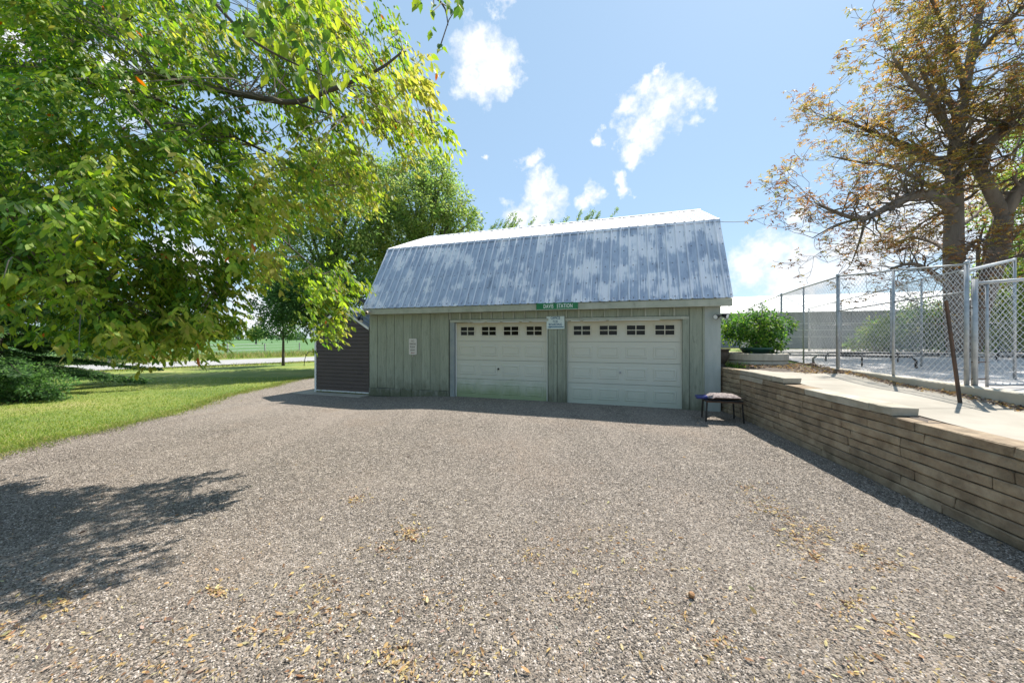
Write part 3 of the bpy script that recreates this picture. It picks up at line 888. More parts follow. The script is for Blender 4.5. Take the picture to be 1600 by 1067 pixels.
xc = s_at(645.5, 0, -.03)
ps = empty('parking_sign', gpt(xc, -.038, 1.43), GROT, 'small white rounded parking sign on the boards left of the doors', 'sign')
W2 = .135; m2 = MB()
pts = []
for (cx_, cz_, a0) in ((W2 - .03, .21, 0), (-W2 + .03, .21, 90), (-W2 + .03, -.21, 180), (W2 - .03, -.21, 270)):
    for k in range(4): t = R(a0 + k * 30); pts.append((cx_ + .03 * math.cos(t), cz_ + .03 * math.sin(t)))
m2.prism(pts, 1, -.012, .004); m2.build('sign_plate', flatmat('sign_faded', (.62, .58, .53)), ps)
SD = flatmat('sign_black', (.06, .045, .04)); SR = flatmat('sign_red', (.40, .20, .17))
text_part('NO', .075, SD, ps, (0, -.014, .165), sx=.9); text_part('PARKING', .072, SD, ps, (0, -.014, .08), sx=.72, bold=.001)
text_part('TOW', .085, SD, ps, (-.01, -.014, -.015), sx=.85, bold=.001); text_part('AWAY', .075, SD, ps, (0, -.014, -.105), sx=.75, bold=.001)
m2 = MB(); m2.face([(-.07, -.014, -.185), (-.03, -.014, -.21), (-.03, -.014, -.195), (.07, -.014, -.195), (.07, -.014, -.175), (-.03, -.014, -.175), (-.03, -.014, -.16)]); m2.build('arrow', SR, ps)
m2 = MB(); m2.box(-.012, .012, -.008, .004, -.31, -.242); m2.build('sign_peg', flatmat('peg', (.5, .45, .4)), ps)

# light fixtures
def flood(loc, rz, label, heads, big=False, name='floodlight'):
    e = empty(name, loc, rz, label, 'light')
    m2 = MB(); m2.tube([(0, 0, 0), (0, -.035, 0)], [.055, .05], 12); m2.build('mounting_plate', M['trim'], e)
    for (dx, dy, dz, tx, tz) in heads:
        m2 = MB(); m2.tube([(0, -.03, 0), (dx * .5, dy * .7, dz * .5), (dx, dy, dz)], .013, 6); m2.build('bracket_arm', M['blackmetal'], e)
        d = Vector((tx, -.6, tz)).normalized(); p = Vector((dx, dy, dz))
        m2 = MB(); m2.tube([p - d * .05, p - d * .02, p + d * .05, p + d * .085], [.018, .04, .052, .06], 10); m2.build('lamp_head', M['black'], e)
        m2 = MB(); m2.tube([p + d * .075, p + d * .088], [.05, .05], 10); m2.build('lamp_lens', M['white'], e)
    return e
e = flood(gpt(-GW - .02, EY + .015, 2.47), GROT, 'pair of black lamps at the left corner of the garage eave', [(-.09, -.10, -.16, -.4, -.7), (.02, -.12, -.20, .3, -.9)])
m2 = MB()
pn = empty('solar_panel', gpt(-GW + .02, EY - .05, 2.60), GROT, 'small black solar panel tilted on a stalk above the left garage corner', 'solar panel')
m2.tube([(0, 0, -.06), (0, -.02, .06), (-.01, 0, .12)], .012, 6); m2.build('stalk', M['galv'], pn)
m2 = MB(); m2.cbox(-.09, .09, -.008, .008, -.10, .10, .003); m2.build('panel', M['black'], pn, (-.04, -.02, .20), (R(-25), R(18), R(20)))
cm = empty('security_camera', gpt(-GW + .20, EY + .016, 2.49), GROT, 'small beige security camera under the left end of the eave', 'camera')
m2 = MB(); m2.cbox(-.045, .045, -.03, 0, -.045, .045, .006); m2.build('mount', M['trim'], cm)
m2 = MB(); m2.tube([(0, -.02, .0), (.015, -.17, -.05)], [.045, .05], 12); m2.build('housing', pmat('beige_plastic', (.45, .36, .26), (.52, .42, .32), 8, .5, bstr=.02), cm)
m2 = MB(); m2.tube([(.015, -.171, -.05), (.016, -.178, -.052)], [.038, .036], 12); m2.build('lens', M['black'], cm)
flood(gpt(-.06, -.03, 2.20), GROT, 'black twin lamp high on the right end of the garage front', [(-.03, -.12, -.02, -.6, -.2), (.09, -.11, .0, .7, -.25)])

# ------------------------------------------------------------------ shed at the left
sh = empty('garden_shed', gpt(-GW - .012, .02, -.13), GROT, 'small dark brown lap-sided shed with white trim left of the garage', 'shed')
SWd, SDp = 2.20, 2.6; e0 = .10; eh = 2.10; pk = 2.78; xp = -1.10
m2 = MB(); m2.prism([(-SWd + .02, e0), (-.02, e0), (-.02, eh - .03), (xp, pk - .04), (-SWd + .02, eh - .03)], 1, .02, SDp); m2.build('shed_wall', M['black'], sh)  # black backing, so board gaps read as shade under each lap
z = e0; lp = .118
while z < pk - .06:
    z1 = min(z + lp, pk - .05) - .011
    def xr(zz):
        if zz <= eh: return -.03, -SWd + .03
        t = (zz - eh) / (pk - eh); return xp + (-.03 - xp) * (1 - t), xp + (-SWd + .03 - xp) * (1 - t)
    a1, a0 = xr(z); b1, b0 = xr(z1)
    m2 = MB(); m2.v = [(a0, -.016, z), (a1, -.016, z), (b1, .010, z1), (b0, .010, z1), (a0, .019, z), (a1, .019, z), (b1, .019, z1), (b0, .019, z1)]
    m2.f = [(0, 1, 2, 3), (0, 4, 5, 1), (3, 2, 6, 7), (0, 3, 7, 4), (1, 5, 6, 2)]
    m2.build('siding_board', M['brown'], sh); z += lp
m2 = MB(); m2.box(-SWd - .02, -SWd + .05, -.02, .06, .03, eh - .02); m2.build('corner_trim', M['white'], sh)
m2 = MB(); m2.box(-SWd + .05, -.01, -.018, .015, e0 - .035, e0 + .005); m2.build('base_trim', M['white'], sh)
m2 = MB(); m2.box(-SWd + .03, -.02, .03, .10, 0.0, e0 - .03); m2.build('skid', M['timber'], sh)
def rk(x0, z0, x1, z1, nm):
    m2 = MB(); m2.v = [(x0, -.07, z0 - .05), (x1, -.07, z1 - .05), (x1, -.07, z1 + .035), (x0, -.07, z0 + .035), (x0, -.045, z0 - .05), (x1, -.045, z1 - .05), (x1, -.045, z1 + .035), (x0, -.045, z0 + .035)]
    m2.f = [(0, 1, 2, 3), (4, 7, 6, 5), (0, 4, 5, 1), (3, 2, 6, 7), (0, 3, 7, 4), (1, 5, 6, 2)]; m2.build(nm, M['white'], sh)
rk(-SWd - .12, eh - .08, xp - .005, pk, 'rake_trim'); rk(xp + .005, pk, -.0, eh + .02, 'rake_trim')
for (x0, z0, x1, z1) in ((-SWd - .14, eh - .05, xp, pk + .04), (0.0, eh + .06, xp, pk + .04)):
    nr = 5
    for k in range(nr):
        ya, yb = -.08 + k * (SDp + .16) / nr, -.08 + (k + 1) * (SDp + .16) / nr
        m2 = MB()
        m2.v = [(x0, ya, z0), (x0, yb, z0), (x1, yb, z1), (x1, ya, z1)]; m2.f = [(0, 1, 2, 3)]
        for yr in (ya + .02, ya + (yb - ya) * .5):
            m2.face([(x0, yr, z0 + .002), (x0, yr + .015, z0 + .035), (x1, yr + .015, z1 + .035), (x1, yr, z1 + .002)])
            m2.face([(x0, yr + .015, z0 + .035), (x0, yr + .03, z0 + .002), (x1, yr + .03, z1 + .002), (x1, yr + .015, z1 + .035)])
        m2.build('roof_panel', M['shed_roof'], sh)
m2 = MB(); m2.cbox(-2.75, .0, -.42, 2.9, -.06, .03, .01); 
cs = m2.build('concrete_slab', M['concrete'], None, gpt(-GW - .02, .02, -.13), (0, 0, GROT)); tag(cs, 'thin grey concrete slab under the brown shed', 'slab')
# dark hoop standing behind the shed
m2 = MB(); pts = []
for k in range(15):
    t = math.pi * k / 14; pts.append((.38 * math.cos(t), 0, .95 * math.sin(t)))
m2.tube(pts, .022, 6); h_ = m2.build('hoop_rack', M['blackmetal'], None, (-13.15, 23.2, -.13), (0, 0, .3)); tag(h_, 'thin black hoop standing on the grass left of the brown shed', 'hoop')

# ------------------------------------------------------------------ stool with cushion
st = empty('bench_stool', (4.28, 7.30, 0), R(-14), 'low black stool beside the right garage corner, worn cushion on its seat', 'stool')
for (x, y) in ((-.30, -.2), (.33, -.2), (-.27, .2), (.30, .2)):
    m2 = MB(); m2.tube([(x * 1.08, y * 1.1, .0), (x, y, .42)], [.016, .018], 6); m2.build('leg', M['blackmetal'], st)
m2 = MB(); m2.box(-.31, .34, -.225, -.20, .395, .42); m2.box(-.31, .34, .2, .225, .395, .42); m2.box(-.31, -.285, -.2, .2, .395, .42); m2.box(.315, .34, -.2, .2, .395, .42); m2.build('seat_frame', M['rust'], st)
m2 = MB(); m2.cbox(-.33, .35, -.23, .23, .42, .445, .01); m2.build('seat', M['black'], st)
cu = MB(); nx, ny = 14, 10
for sgn in (1, -1):
    for j in range(ny + 1):
        for i in range(nx + 1):
            u, v = i / nx * 2 - 1, j / ny * 2 - 1
            h = max(0, (1 - u ** 4) * (1 - v ** 4)) ** .5
            zz = .045 * h * sgn + (.012 * mnoise.noise((u * 3, v * 3, 2 + sgn)) if h > .2 else 0)
            cu.v.append((.02 + u * .30, v * .24, .50 + zz - (.02 if u < -.7 else 0)))
k = (nx + 1) * (ny + 1)
for s in range(2):
    for j in range(ny):
        for i in range(nx):
            a = s * k + j * (nx + 1) + i; q = (a, a + 1, a + nx + 2, a + nx + 1); cu.f.append(q if s == 0 else q[::-1])
cuo = cu.build('seat_cushion', M['cushion'], None, (4.28, 7.30, 0), (0, 0, R(-14)), smooth=True); tag(cuo, 'worn brown and white cushion lying on the black stool', 'cushion')
m2 = MB(); m2.cbox(-.15, .15, -.14, .14, 0, .05, .015); bb = m2.build('folded_pad', M['blue'], None, (3.98, 7.38, .445), (0, R(-3), R(-20))); tag(bb, 'blue folded pad on the left end of the black stool', 'pad')

# ------------------------------------------------------------------ chain link
def mesh_panel(p0, p1, z0a, z1a, z0b, z1b, step, rad, name, parent, org):
    """diagonal wires woven between two upright lines; p0,p1 2D ends"""
    p0 = Vector(p0); p1 = Vector(p1); Lh = (p1 - p0).length; d = (p1 - p0) / Lh; H = ((z1a - z0a) + (z1b - z0b)) / 2
    nrm = np.array([d.y, -d.x, 0.0])
    segs_ = []
    s = step * 1.4142
    for sgn in (1, -1):
        k = -int(H / s) - 1
        while k * s < Lh + H:
            u0 = k * s
            a = (u0, 0.0); b = (u0 + H, H)
            # clip to 0..Lh
            t0 = max(0, -u0 / H); t1 = min(1, (Lh - u0) / H)
            if t1 > t0 + .01:
                ua, va, ub, vb = u0 + H * t0, H * t0, u0 + H * t1, H * t1
                if sgn < 0: va, vb = H - va, H - vb
                segs_.append((ua, va, ub, vb, sgn))
            k += 1
    V = []; T = []
    for (ua, va, ub, vb, sg_) in segs_:
        ends = []
        for (u, v) in ((ua, va), (ub, vb)):
            fz = v / H; t = u / Lh
            z = (z0a + (z0b - z0a) * t) * (1 - fz) + (z1a + (z1b - z1a) * t) * fz
            ends.append(np.array([p0.x + d.x * u, p0.y + d.y * u, z]))
        w = ends[1] - ends[0]; w /= np.linalg.norm(w); c = np.cross(w, nrm)
        n = len(V)
        for e_ in ends:
            for q in range(3):
                t = 2 * math.pi * q / 3 + .5
                V.append(e_ + (nrm * math.cos(t) + c * math.sin(t)) * rad + nrm * sg_ * rad * .7)
        for q in range(3):
            q2 = (q + 1) % 3; T.append((n + q, n + q2, n + 3 + q2, n + 3 + q))
    V = np.array(V) - np.array([org[0], org[1], org[2]])
    return link_mesh(name, np_mesh(name, V, T), M['wire'], parent)

def chain_fence(label, pts, z0, z1, step=.06, rad=.0022, prad=.020, mid=None, rails=True, name='chain_link_fence', heavy=(), mesh=True, group=None, zb=None):
    """pts: list of (x,y); z0/z1: functions or lists of base & top heights"""
    org = (pts[0][0], pts[0][1], 0)
    e = empty(name, org, 0, label, 'fence', group)
    for i, (x, y) in enumerate(pts):
        m2 = MB(); pr_ = prad * (1.35 if i in heavy else 1)
        m2.tube([(x - org[0], y - org[1], z0[i] - .12), (x - org[0], y - org[1], z1[i] + .02)], pr_, 8)
        p = m2.build('post', M['galv'], e, smooth=True)
        if i in heavy:
            m2 = MB(); m2.lathe([(pr_ * 1.1, 0), (pr_ * 1.15, .02), (pr_ * .7, .045), (.005, .055)], (x - org[0], y - org[1], z1[i] + .0), 8); m2.build('post_cap', M['galv'], p)
    for i in range(len(pts) - 1):
        a, b = pts[i], pts[i + 1]
        m2 = MB(); m2.tube([(a[0] - org[0], a[1] - org[1], z1[i]), (b[0] - org[0], b[1] - org[1], z1[i + 1])], prad * .75, 6); m2.build('top_rail', M['galv'], e, smooth=True)
        if mid:
            m2 = MB(); m2.tube([(a[0] - org[0], a[1] - org[1], mid[i]), (b[0] - org[0], b[1] - org[1], mid[i + 1])], prad * .6, 6); m2.build('middle_rail', M['galv'], e, smooth=True)
        if mesh: mesh_panel(a, b, z0[i] + .02, z1[i], z0[i + 1] + .02, z1[i + 1], step, rad, 'chain_link_mesh', e, org)
    return e
cm_ = .1  # offset of the fence on its curb
F1 = [(curb_x(4.93) + cm_, 4.93), (curb_x(6.12) + cm_, 6.12), (curb_x(7.5) + cm_, 7.5)]
chain_fence('near chain-link fence on the concrete curb beside the walkway', F1, [1.03, 1.045, 1.06], [2.71, 2.85, 2.99], step=.068, rad=.0030, mid=[2.33, 2.31, 2.25], heavy=(0, 2))
F1b = [(curb_x(7.5) + cm_, 7.5), (7.80, 9.5), (8.95, 11.8), (10.35, 14.7), (12.0, 18.0), (13.2, 20.5)]
F1b[0] = (F1b[0][0] + .07, 7.55)
chain_fence('tall chain-link fence running away past the planter', F1b, [1.06, 1.08, 1.1, 1.12, 1.15, 1.18], [2.99, 3.04, 3.12, 3.17, 3.2, 3.2], step=.068, rad=.0034, heavy=(2,))
# short cross pieces and the gate at the right
G0 = (curb_x(4.93) + cm_ + .07, 4.90)
gt = empty('chain_link_gate', (G0[0], G0[1], 0), 0, 'chain-link gate hung on the thick double post at the right', 'gate')
for (x, zt) in ((.0, 2.50), (.17, 2.43), (1.25, 2.55)):
    m2 = MB(); m2.tube([(x, 0, .98 if x > 0 else .9), (x, 0, zt)], .018 if x > 0 else .034, 8); m2.build('gate_post' if x == 0 else 'gate_stile', M['galv'], gt, smooth=True)
m2 = MB(); m2.tube([(0.0, 0, 2.44), (1.25, .0, 2.54)], .024, 8); m2.build('top_rail', M['galv'], gt, smooth=True)
m2 = MB(); m2.tube([(.17, 0, 1.045), (1.25, 0, 1.05)], .018, 8); m2.build('bottom_rail', M['galv'], gt, smooth=True)
mesh_panel((G0[0] + .17, G0[1]), (G0[0] + 1.25, G0[1]), 1.05, 2.44, 1.05, 2.53,   .070, .0028, 'chain_link_mesh', gt, (G0[0], G0[1], 0))
for zz in (1.12, 1.35, 2.1):
    m2 = MB(); m2.box(-.04, .20, -.006, .006, zz, zz + .012); m2.build('hinge_strap', M['rust'], gt)
# second runs behind
F2 = [(8.35, 5.9), (9.8, 8.5), (11.2, 10.5), (12.6, 13.6), (14.2, 17.0)]
chain_fence('middle chain-link fence crossing the concrete pad behind the near one', F2, [1.03] * 5, [3.0, 3.1, 3.14, 3.12, 3.1], step=.085, rad=.0036)
F3 = [(G0[0] + .0, 5.05), (8.35, 5.9)]
e3 = empty('fence_brace_rail', (G0[0], 5.05, 0), 0, 'sloping steel brace rail from the thick double post to the middle fence', 'rail')
m2 = MB(); m2.tube([(0, 0, 2.62), (8.35 - G0[0], .85, 2.99)], .022, 8); m2.build('rail', M['galv'], e3)
F4 = [(14.2, 17.0), (16.2, 15.9), (18.5, 14.7), (22, 13.2), (25, 12)]
F4[0] = (14.3, 17.05)
chain_fence('low chain-link fence far across the pad before the hedge', F4, [1.04] * 5, [2.3] * 5, step=.09, rad=.003)

# leaning stake
b0 = Vector((5.63, 4.45, .86)); t0 = at(1478, 470, 4.62)
m2 = MB(); m2.tube([b0 + Vector((0, 0, -.1)), t0], [.020, .018], 4); m2.tube([b0 + Vector((.012, .0, -.1)), t0 + Vector((.012, 0, 0))], [.008, .008], 4)
tag(m2.build('leaning_stake', M['rust']), 'dark rusty steel stake leaning in the soil before the near fence', 'stake')

# low pipe hoops and timber platform in the kennel yard
def pipe_hoop(p, q, h, label):
    p = Vector(p); q = Vector(q); m2 = MB()
    d = (q - p).normalized()
    pts = [p, p + Vector((0, 0, h - .08)), p + d * .08 + Vector((0, 0, h)), q - d * .08 + Vector((0, 0, h)), q + Vector((0, 0, h - .08)), q]
    m2.tube(pts, .024, 8)
    mid_ = (p + q) / 2; m2.tube([mid_ + Vector((0, 0, 0)), mid_ + Vector((0, 0, h))], .018, 6)
    tag(m2.build('pipe_hoop', M['blackmetal'], smooth=True), label, 'pipe rail', 'low pipe rails on the pad')
pipe_hoop((7.55, 8.9, 1.0), (9.1, 8.0, 1.0), .26, 'low black pipe rail behind the tall corner post')
pipe_hoop((9.1, 10.3, 1.02), (12.2, 9.3, 1.02), .24, 'low black pipe rail crossing the pad behind the middle of the near fence')
pipe_hoop((14.2, 10.4, 1.02), (17.5, 9.2, 1.02), .26, 'low black pipe rail in front of the timber platform at far right')
plat = empty('timber_platform', (16, 12.0, 1.03), R(-14), 'low grey timber platform across the pad in front of the hedge', 'platform')
for k in range(5):
    m2 = MB(); m2.cbox(-6, 6, k * .22, k * .22 + .2, .08, .13, .008); m2.build('plank', M['timber'], plat)
for k in range(6):
    m2 = MB(); m2.box(-5.8 + k * 2.3, -5.65 + k * 2.3, .02, 1.05, 0, .078); m2.build('joist', M['timber'], plat)

# ------------------------------------------------------------------ planter, urn
PL = (5.95, 8.75, .99)
pl = empty('ring_planter', PL, 0, 'round tan concrete ring planter behind the retaining wall', 'planter')
for k in range(2):
    m2 = MB(); m2.lathe([(.66 + .01 * k, 0), (.68 + .012 * k, .01), (.68 + .012 * k, .155), (.66, .165), (.52, .165), (.5, .0)], (0, 0, k * .172), 28); m2.build('ring', M['planter'], pl, smooth=False)
m2 = MB(); m2.lathe([(.50, .30), (.2, .32), (.01, .33)], (0, 0, 0), 20); m2.build('soil', M['mulch_dirt'], pl)
m2 = MB(); m2.lathe([(.26, 0), (.33, .09), (.35, .10), (.35, .13), (.31, .13), (.28, .09), (.05, .08)], (0, 0, 0), 24)
gp_ = m2.build('round_pot', M['greenpot'], None, (PL[0] + .05, PL[1], PL[2] + .335), smooth=True); tag(gp_, 'shallow dark green pot resting on the ring planter', 'pot')
bush = empty('potted_bush', (PL[0] + .05, PL[1], PL[2] + .42), 0, 'bright green bushy plant growing out of the green pot', 'bush')
m2 = MB()
for k in range(14):
    a = rnd.uniform(0, 6.28); r = rnd.uniform(.1, .75)
    m2.tube([(0, 0, 0), (r * .35 * math.cos(a), r * .35 * math.sin(a), .4), (r * math.cos(a), r * math.sin(a), rnd.uniform(.5, 1.0))], [.012, .008, .004], 4)
m2.build('stem', M['twig'], bush)
LIME = [(.09, .19, .03), (.15, .27, .045), (.22, .33, .06), (.04, .10, .025), (.06, .14, .03)]
clump_foliage('foliage', [(-.25, 0, .50), (.2, .1, .45), (-.5, 0, .35), (-.1, -.1, .68), (.55, .2, .50), (-.65, .1, .62), (.25, 0, .64), (0, 0, .2), (.45, 0, .2)], [.42, .36, .28, .30, .26, .24, .3, .3, .26], 5200, .075, LIME, bush, clump=.14, detail=0, droop=.35, shell=.3)
clump_foliage('frond', [(1.05, .4, .62), (.85, .3, .55)], [.20, .22], 420, .07, LIME, bush, clump=.12, droop=.5)['kind'] = 'stuff'
ur = empty('urn_pot', (5.02, 8.62, .985), 0, 'dark brown urn standing against the garage corner behind the wall', 'urn')
m2 = MB(); m2.lathe([(.15, 0), (.17, .03), (.12, .06), (.14, .10), (.20, .20), (.215, .34), (.21, .40), (.245, .42), (.245, .445), (.20, .445), (.18, .40)], (0, 0, 0), 20); m2.build('pot_body', M['darkpot'], ur, smooth=True)
# weeds between urn and planter
def blades(n, region, h0, h1, w, pal, name, label=None, cat=None, zf=None, lean=.5, wts=None, mat='blade'):
    P = np.array([region() for _ in range(n)])
    D = np.stack([NR.normal(size=n) * lean, NR.normal(size=n) * lean, np.ones(n)], 1)
    N = NR.normal(size=(n, 3))
    C = pick_cols(n, pal, wts)
    L = NR.uniform(h0, h1, n)
    D = norm(D); S = norm(np.cross(D, N)); Lr = L[:, None]
    W_ = (np.full(n, w) * NR.uniform(.7, 1.3, n))[:, None]
    V = np.stack([P - S * W_ * .5, P + S * W_ * .5, P + D * Lr], 1).reshape(-1, 3)
    T = np.arange(3 * n).reshape(-1, 3)
    o = link_mesh(name, np_mesh(name, V, T, np.repeat(C, 3, 0)), M[mat])
    tag(o, label, cat, kind='stuff'); return o
GR = [(.11, .16, .03), (.16, .21, .045), (.21, .24, .06), (.30, .27, .11)]
def reg_box(x0, x1, y0, y1, z):
    return lambda: (rnd.uniform(x0, x1), rnd.uniform(y0, y1), z)
blades(500, reg_box(5.12, 5.5, 8.1, 9.0, .98), .06, .22, .014, LIME, 'weeds', 'bright green weeds between the urn and the ring planter', 'weeds')
# mulch bed with chips, dead leaves
def chips(n, region, size, pal, name, label, cat, flat=.5, detail=1, wts=None):
    P = np.array([region() for _ in range(n)]); a = NR.uniform(0, 6.283, n)
    D = np.stack([np.cos(a), np.sin(a), NR.uniform(-.15, .45, n)], 1)
    N = norm(NR.normal(size=(n, 3)) * flat + np.array([0, 0, 1]))
    sz = size * NR.uniform(.4, 1.0, n) ** 1.0 * np.where(NR.rand(n) < .15, 1.9, 1.1)
    V, T, C = leaves(P, D, N, sz, sz * NR.uniform(.22, .48, n), pick_cols(n, pal, wts), detail)
    o = link_mesh(name, np_mesh(name, V, T, C), M['dryleaf']); tag(o, label, cat, kind='stuff'); return o
def bed():
    # wedge of mulch before the planter and along the curb
    if rnd.random() < .6:
        y = rnd.uniform(6.9, 8.6); x = rnd.uniform(5.2 + (y < 7.7) * .5, curb_x(7.5) + max(0, y - 7.5) * .45)
        return (x, y, max(terr(x, min(y, 7.5)), .985 if y > 7.45 else 0) + rnd.uniform(0, .03) + .05 * smooth01(7.2, 8, y))
    y = rnd.uniform(1.5, 7.5); x = curb_x(y) - abs(rnd.gauss(0, .10)) - .01
    return (x, y, terr(x, y) + rnd.uniform(.004, .03))
MUL = [(.10, .07, .055), (.17, .13, .11), (.26, .21, .17), (.30, .19, .08), (.36, .25, .08), (.07, .05, .04)]
chips(7000, bed, .05, MUL, 'mulch', 'dark bark mulch and dead leaves along the curb and planter', 'mulch', flat=.9, detail=0)
m2 = MB(); vs = []
for j in range(9):
    y = 7.0 + j * .22
    for k in range(9):
        x = 5.05 + k * .25; e_ = min(1, min(j, 8 - j) / 2) * min(1, min(k, 8 - k) / 2)
        vs.append((x, y, (.97 if y > 7.4 else terr(x, y) - .02) + .07 * e_ + .02 * mnoise.noise((x * 3, y * 3, 0)) * e_))
m2.v = vs
for j in range(8):
    for k in range(8): m2.f.append((j * 9 + k, j * 9 + k + 1, j * 9 + 10 + k, j * 9 + 9 + k))
tag(m2.build('mulch_mound', M['mulch_dirt']), kind='structure')

# ------------------------------------------------------------------ barn beyond the yard
BO = Vector((11.6, 25.2)); bl = empty('long_barn', (BO.x, BO.y, 1.0), GROT, 'long low grey barn with a white metal roof beyond the yard', 'barn')
BL, BD, BH, BR = 30, 9, 2.45, 3.9
m2 = MB(); m2.box(0, BL, 0, BD, -.2, BH - .05); m2.build('wall', M['barnwall'], bl)
for k in range(3):
    m2 = MB(); m2.box(0, BL, -.06, -.034, .75 + k * .42, .80 + k * .42); m2.build('wall_rail', M['white'], bl)
for k in range(30):
    m2 = MB(); m2.box(k + .02, k + .98, -.03, -.003, -.1, BH - .15)
    for q in range(3): m2.box(k + .2 + q * .28, k + .24 + q * .28, -.033, -.0301 + .002, -.1, BH - .16)
    m2.build('wall_panel', M['barnwall'], bl)
for y0, z0_, y1, z1_ in ((-.35, BH - .1, BD / 2, BR), (BD + .35, BH - .1, BD / 2, BR)):
    for k in range(15):
        m2 = MB(); x0 = -.3 + k * (BL + .6) / 15; x1 = -.3 + (k + 1) * (BL + .6) / 15
        m2.v = [(x0, y0, z0_), (x1, y0, z0_), (x1, y1, z1_), (x0, y1, z1_), (x0, y0, z0_ - .05), (x1, y0, z0_ - .05), (x1, y1, z1_ - .05), (x0, y1, z1_ - .05)]
        m2.f = [(0, 1, 2, 3), (4, 7, 6, 5), (0, 4, 5, 1), (0, 3, 7, 4), (1, 5, 6, 2)]
        m2.face([(x0 + .02, y0, z0_ + .002), (x0 + .04, y0, z0_ + .04), (x0 + .04, y1, z1_ + .04), (x0 + .02, y1, z1_ + .002)])
        m2.face([(x0 + .04, y0, z0_ + .04), (x0 + .06, y0, z0_ + .002), (x0 + .06, y1, z1_ + .002), (x0 + .04, y1, z1_ + .04)])
        m2.build('roof_sheet', M['barnroof'], bl)

# ------------------------------------------------------------------ trees
def grow(mb, p, d, length, rad, depth, tips, spread=.6, up=.12, nseg=4, rr=rnd, nb=(2, 4), shrink=.62, minr=.006, wob=.25):
    pts = [p.copy()]; rads = [rad]; q = p.copy(); dd = d.normalized()
    for i in range(nseg):
        dd = (dd + Vector((rr.gauss(0, wob), rr.gauss(0, wob), rr.gauss(0, wob) + up * .5))).normalized()
        q = q + dd * (length / nseg); pts.append(q.copy()); rads.append(max(minr, rad * (1 - .62 * (i + 1) / nseg)))
    mb.tube(pts, rads, 5 if rad > .03 else 3, cap=False)
    if depth <= 0:
        tips.append((pts[-1], dd)); tips.append((pts[-2], dd)); return
    for _ in range(rr.randint(*nb)):
        k = rr.randint(1, nseg); base = pts[k]
        ax = dd.cross(Vector((rr.gauss(0, 1), rr.gauss(0, 1), rr.gauss(0, 1))))
        if ax.length < .01: continue
        nd_ = (dd + ax.normalized() * rr.uniform(spread * .6, spread * 1.4)).normalized()
        grow(mb, base, nd_, length * shrink * rr.uniform(.7, 1.2), max(minr, rads[k] * .65), depth - 1, tips, spread, up, nseg, rr, nb, shrink, minr, wob)
    grow(mb, pts[-1], dd, length * shrink, rads[-1], depth - 1, tips, spread, up, nseg, rr, nb, shrink, minr, wob)

# horse chestnut on the right, browning leaves
CT = empty('chestnut_tree', (17.4, 14.2, 1.0), 0, 'tall spreading tree with rust-brown leaves rising behind the fence', 'tree')
corg = Vector((17.4, 14.2, 1.0))
D0 = 14.2
def wp(lst): return [at(px, py, D0 + dz) - corg for (px, py, dz) in lst]
tr = random.Random(21)
def limb(mb, lst, r0, r1, tips, side=(3, .0), slen=1.5, smooth_n=3, depth=2):
    p = wp(lst)
    # catmull refine
    q = []
    for i in range(len(p) - 1):
        a = p[max(0, i - 1)]; b = p[i]; c = p[i + 1]; d = p[min(len(p) - 1, i + 2)]
        for k in range(smooth_n):
            t = k / smooth_n
            q.append(.5 * ((2 * b) + (c - a) * t + (2 * a - 5 * b + 4 * c - d) * t * t + (3 * b - a - 3 * c + d) * t ** 3))
    q.append(p[-1])
    n = len(q); rads = [r0 + (r1 - r0) * (i / (n - 1)) for i in range(n)]
    mb.tube(q, rads, 8 if r0 > .1 else 6, cap=True)
    return q, rads
trk = MB(); bra = MB(); tips = []
T1, R1 = limb(trk, [(1503, 562, 0), (1496, 520, 0), (1492, 450, 0), (1490, 380, 0), (1491, 320, 0), (1490, 260, .1), (1497, 200, .2), (1508, 140, .2), (1520, 70, .3), (1535, 0, .4), (1545, -80, .5)], .38, .065, tips)
T2, R2 = limb(trk, [(1512, 556, .1), (1528, 490, -.2), (1545, 440, -.4), (1562, 385, -.5), (1568, 335, -.6)], .32, .25, tips)
T3, R3 = limb(trk, [(1568, 338, -.6), (1548, 300, -.7), (1528, 262, -.8), (1500, 232, -.6), (1478, 195, -.6), (1460, 150, -.9), (1440, 110, -1.2)], .22, .055, tips)
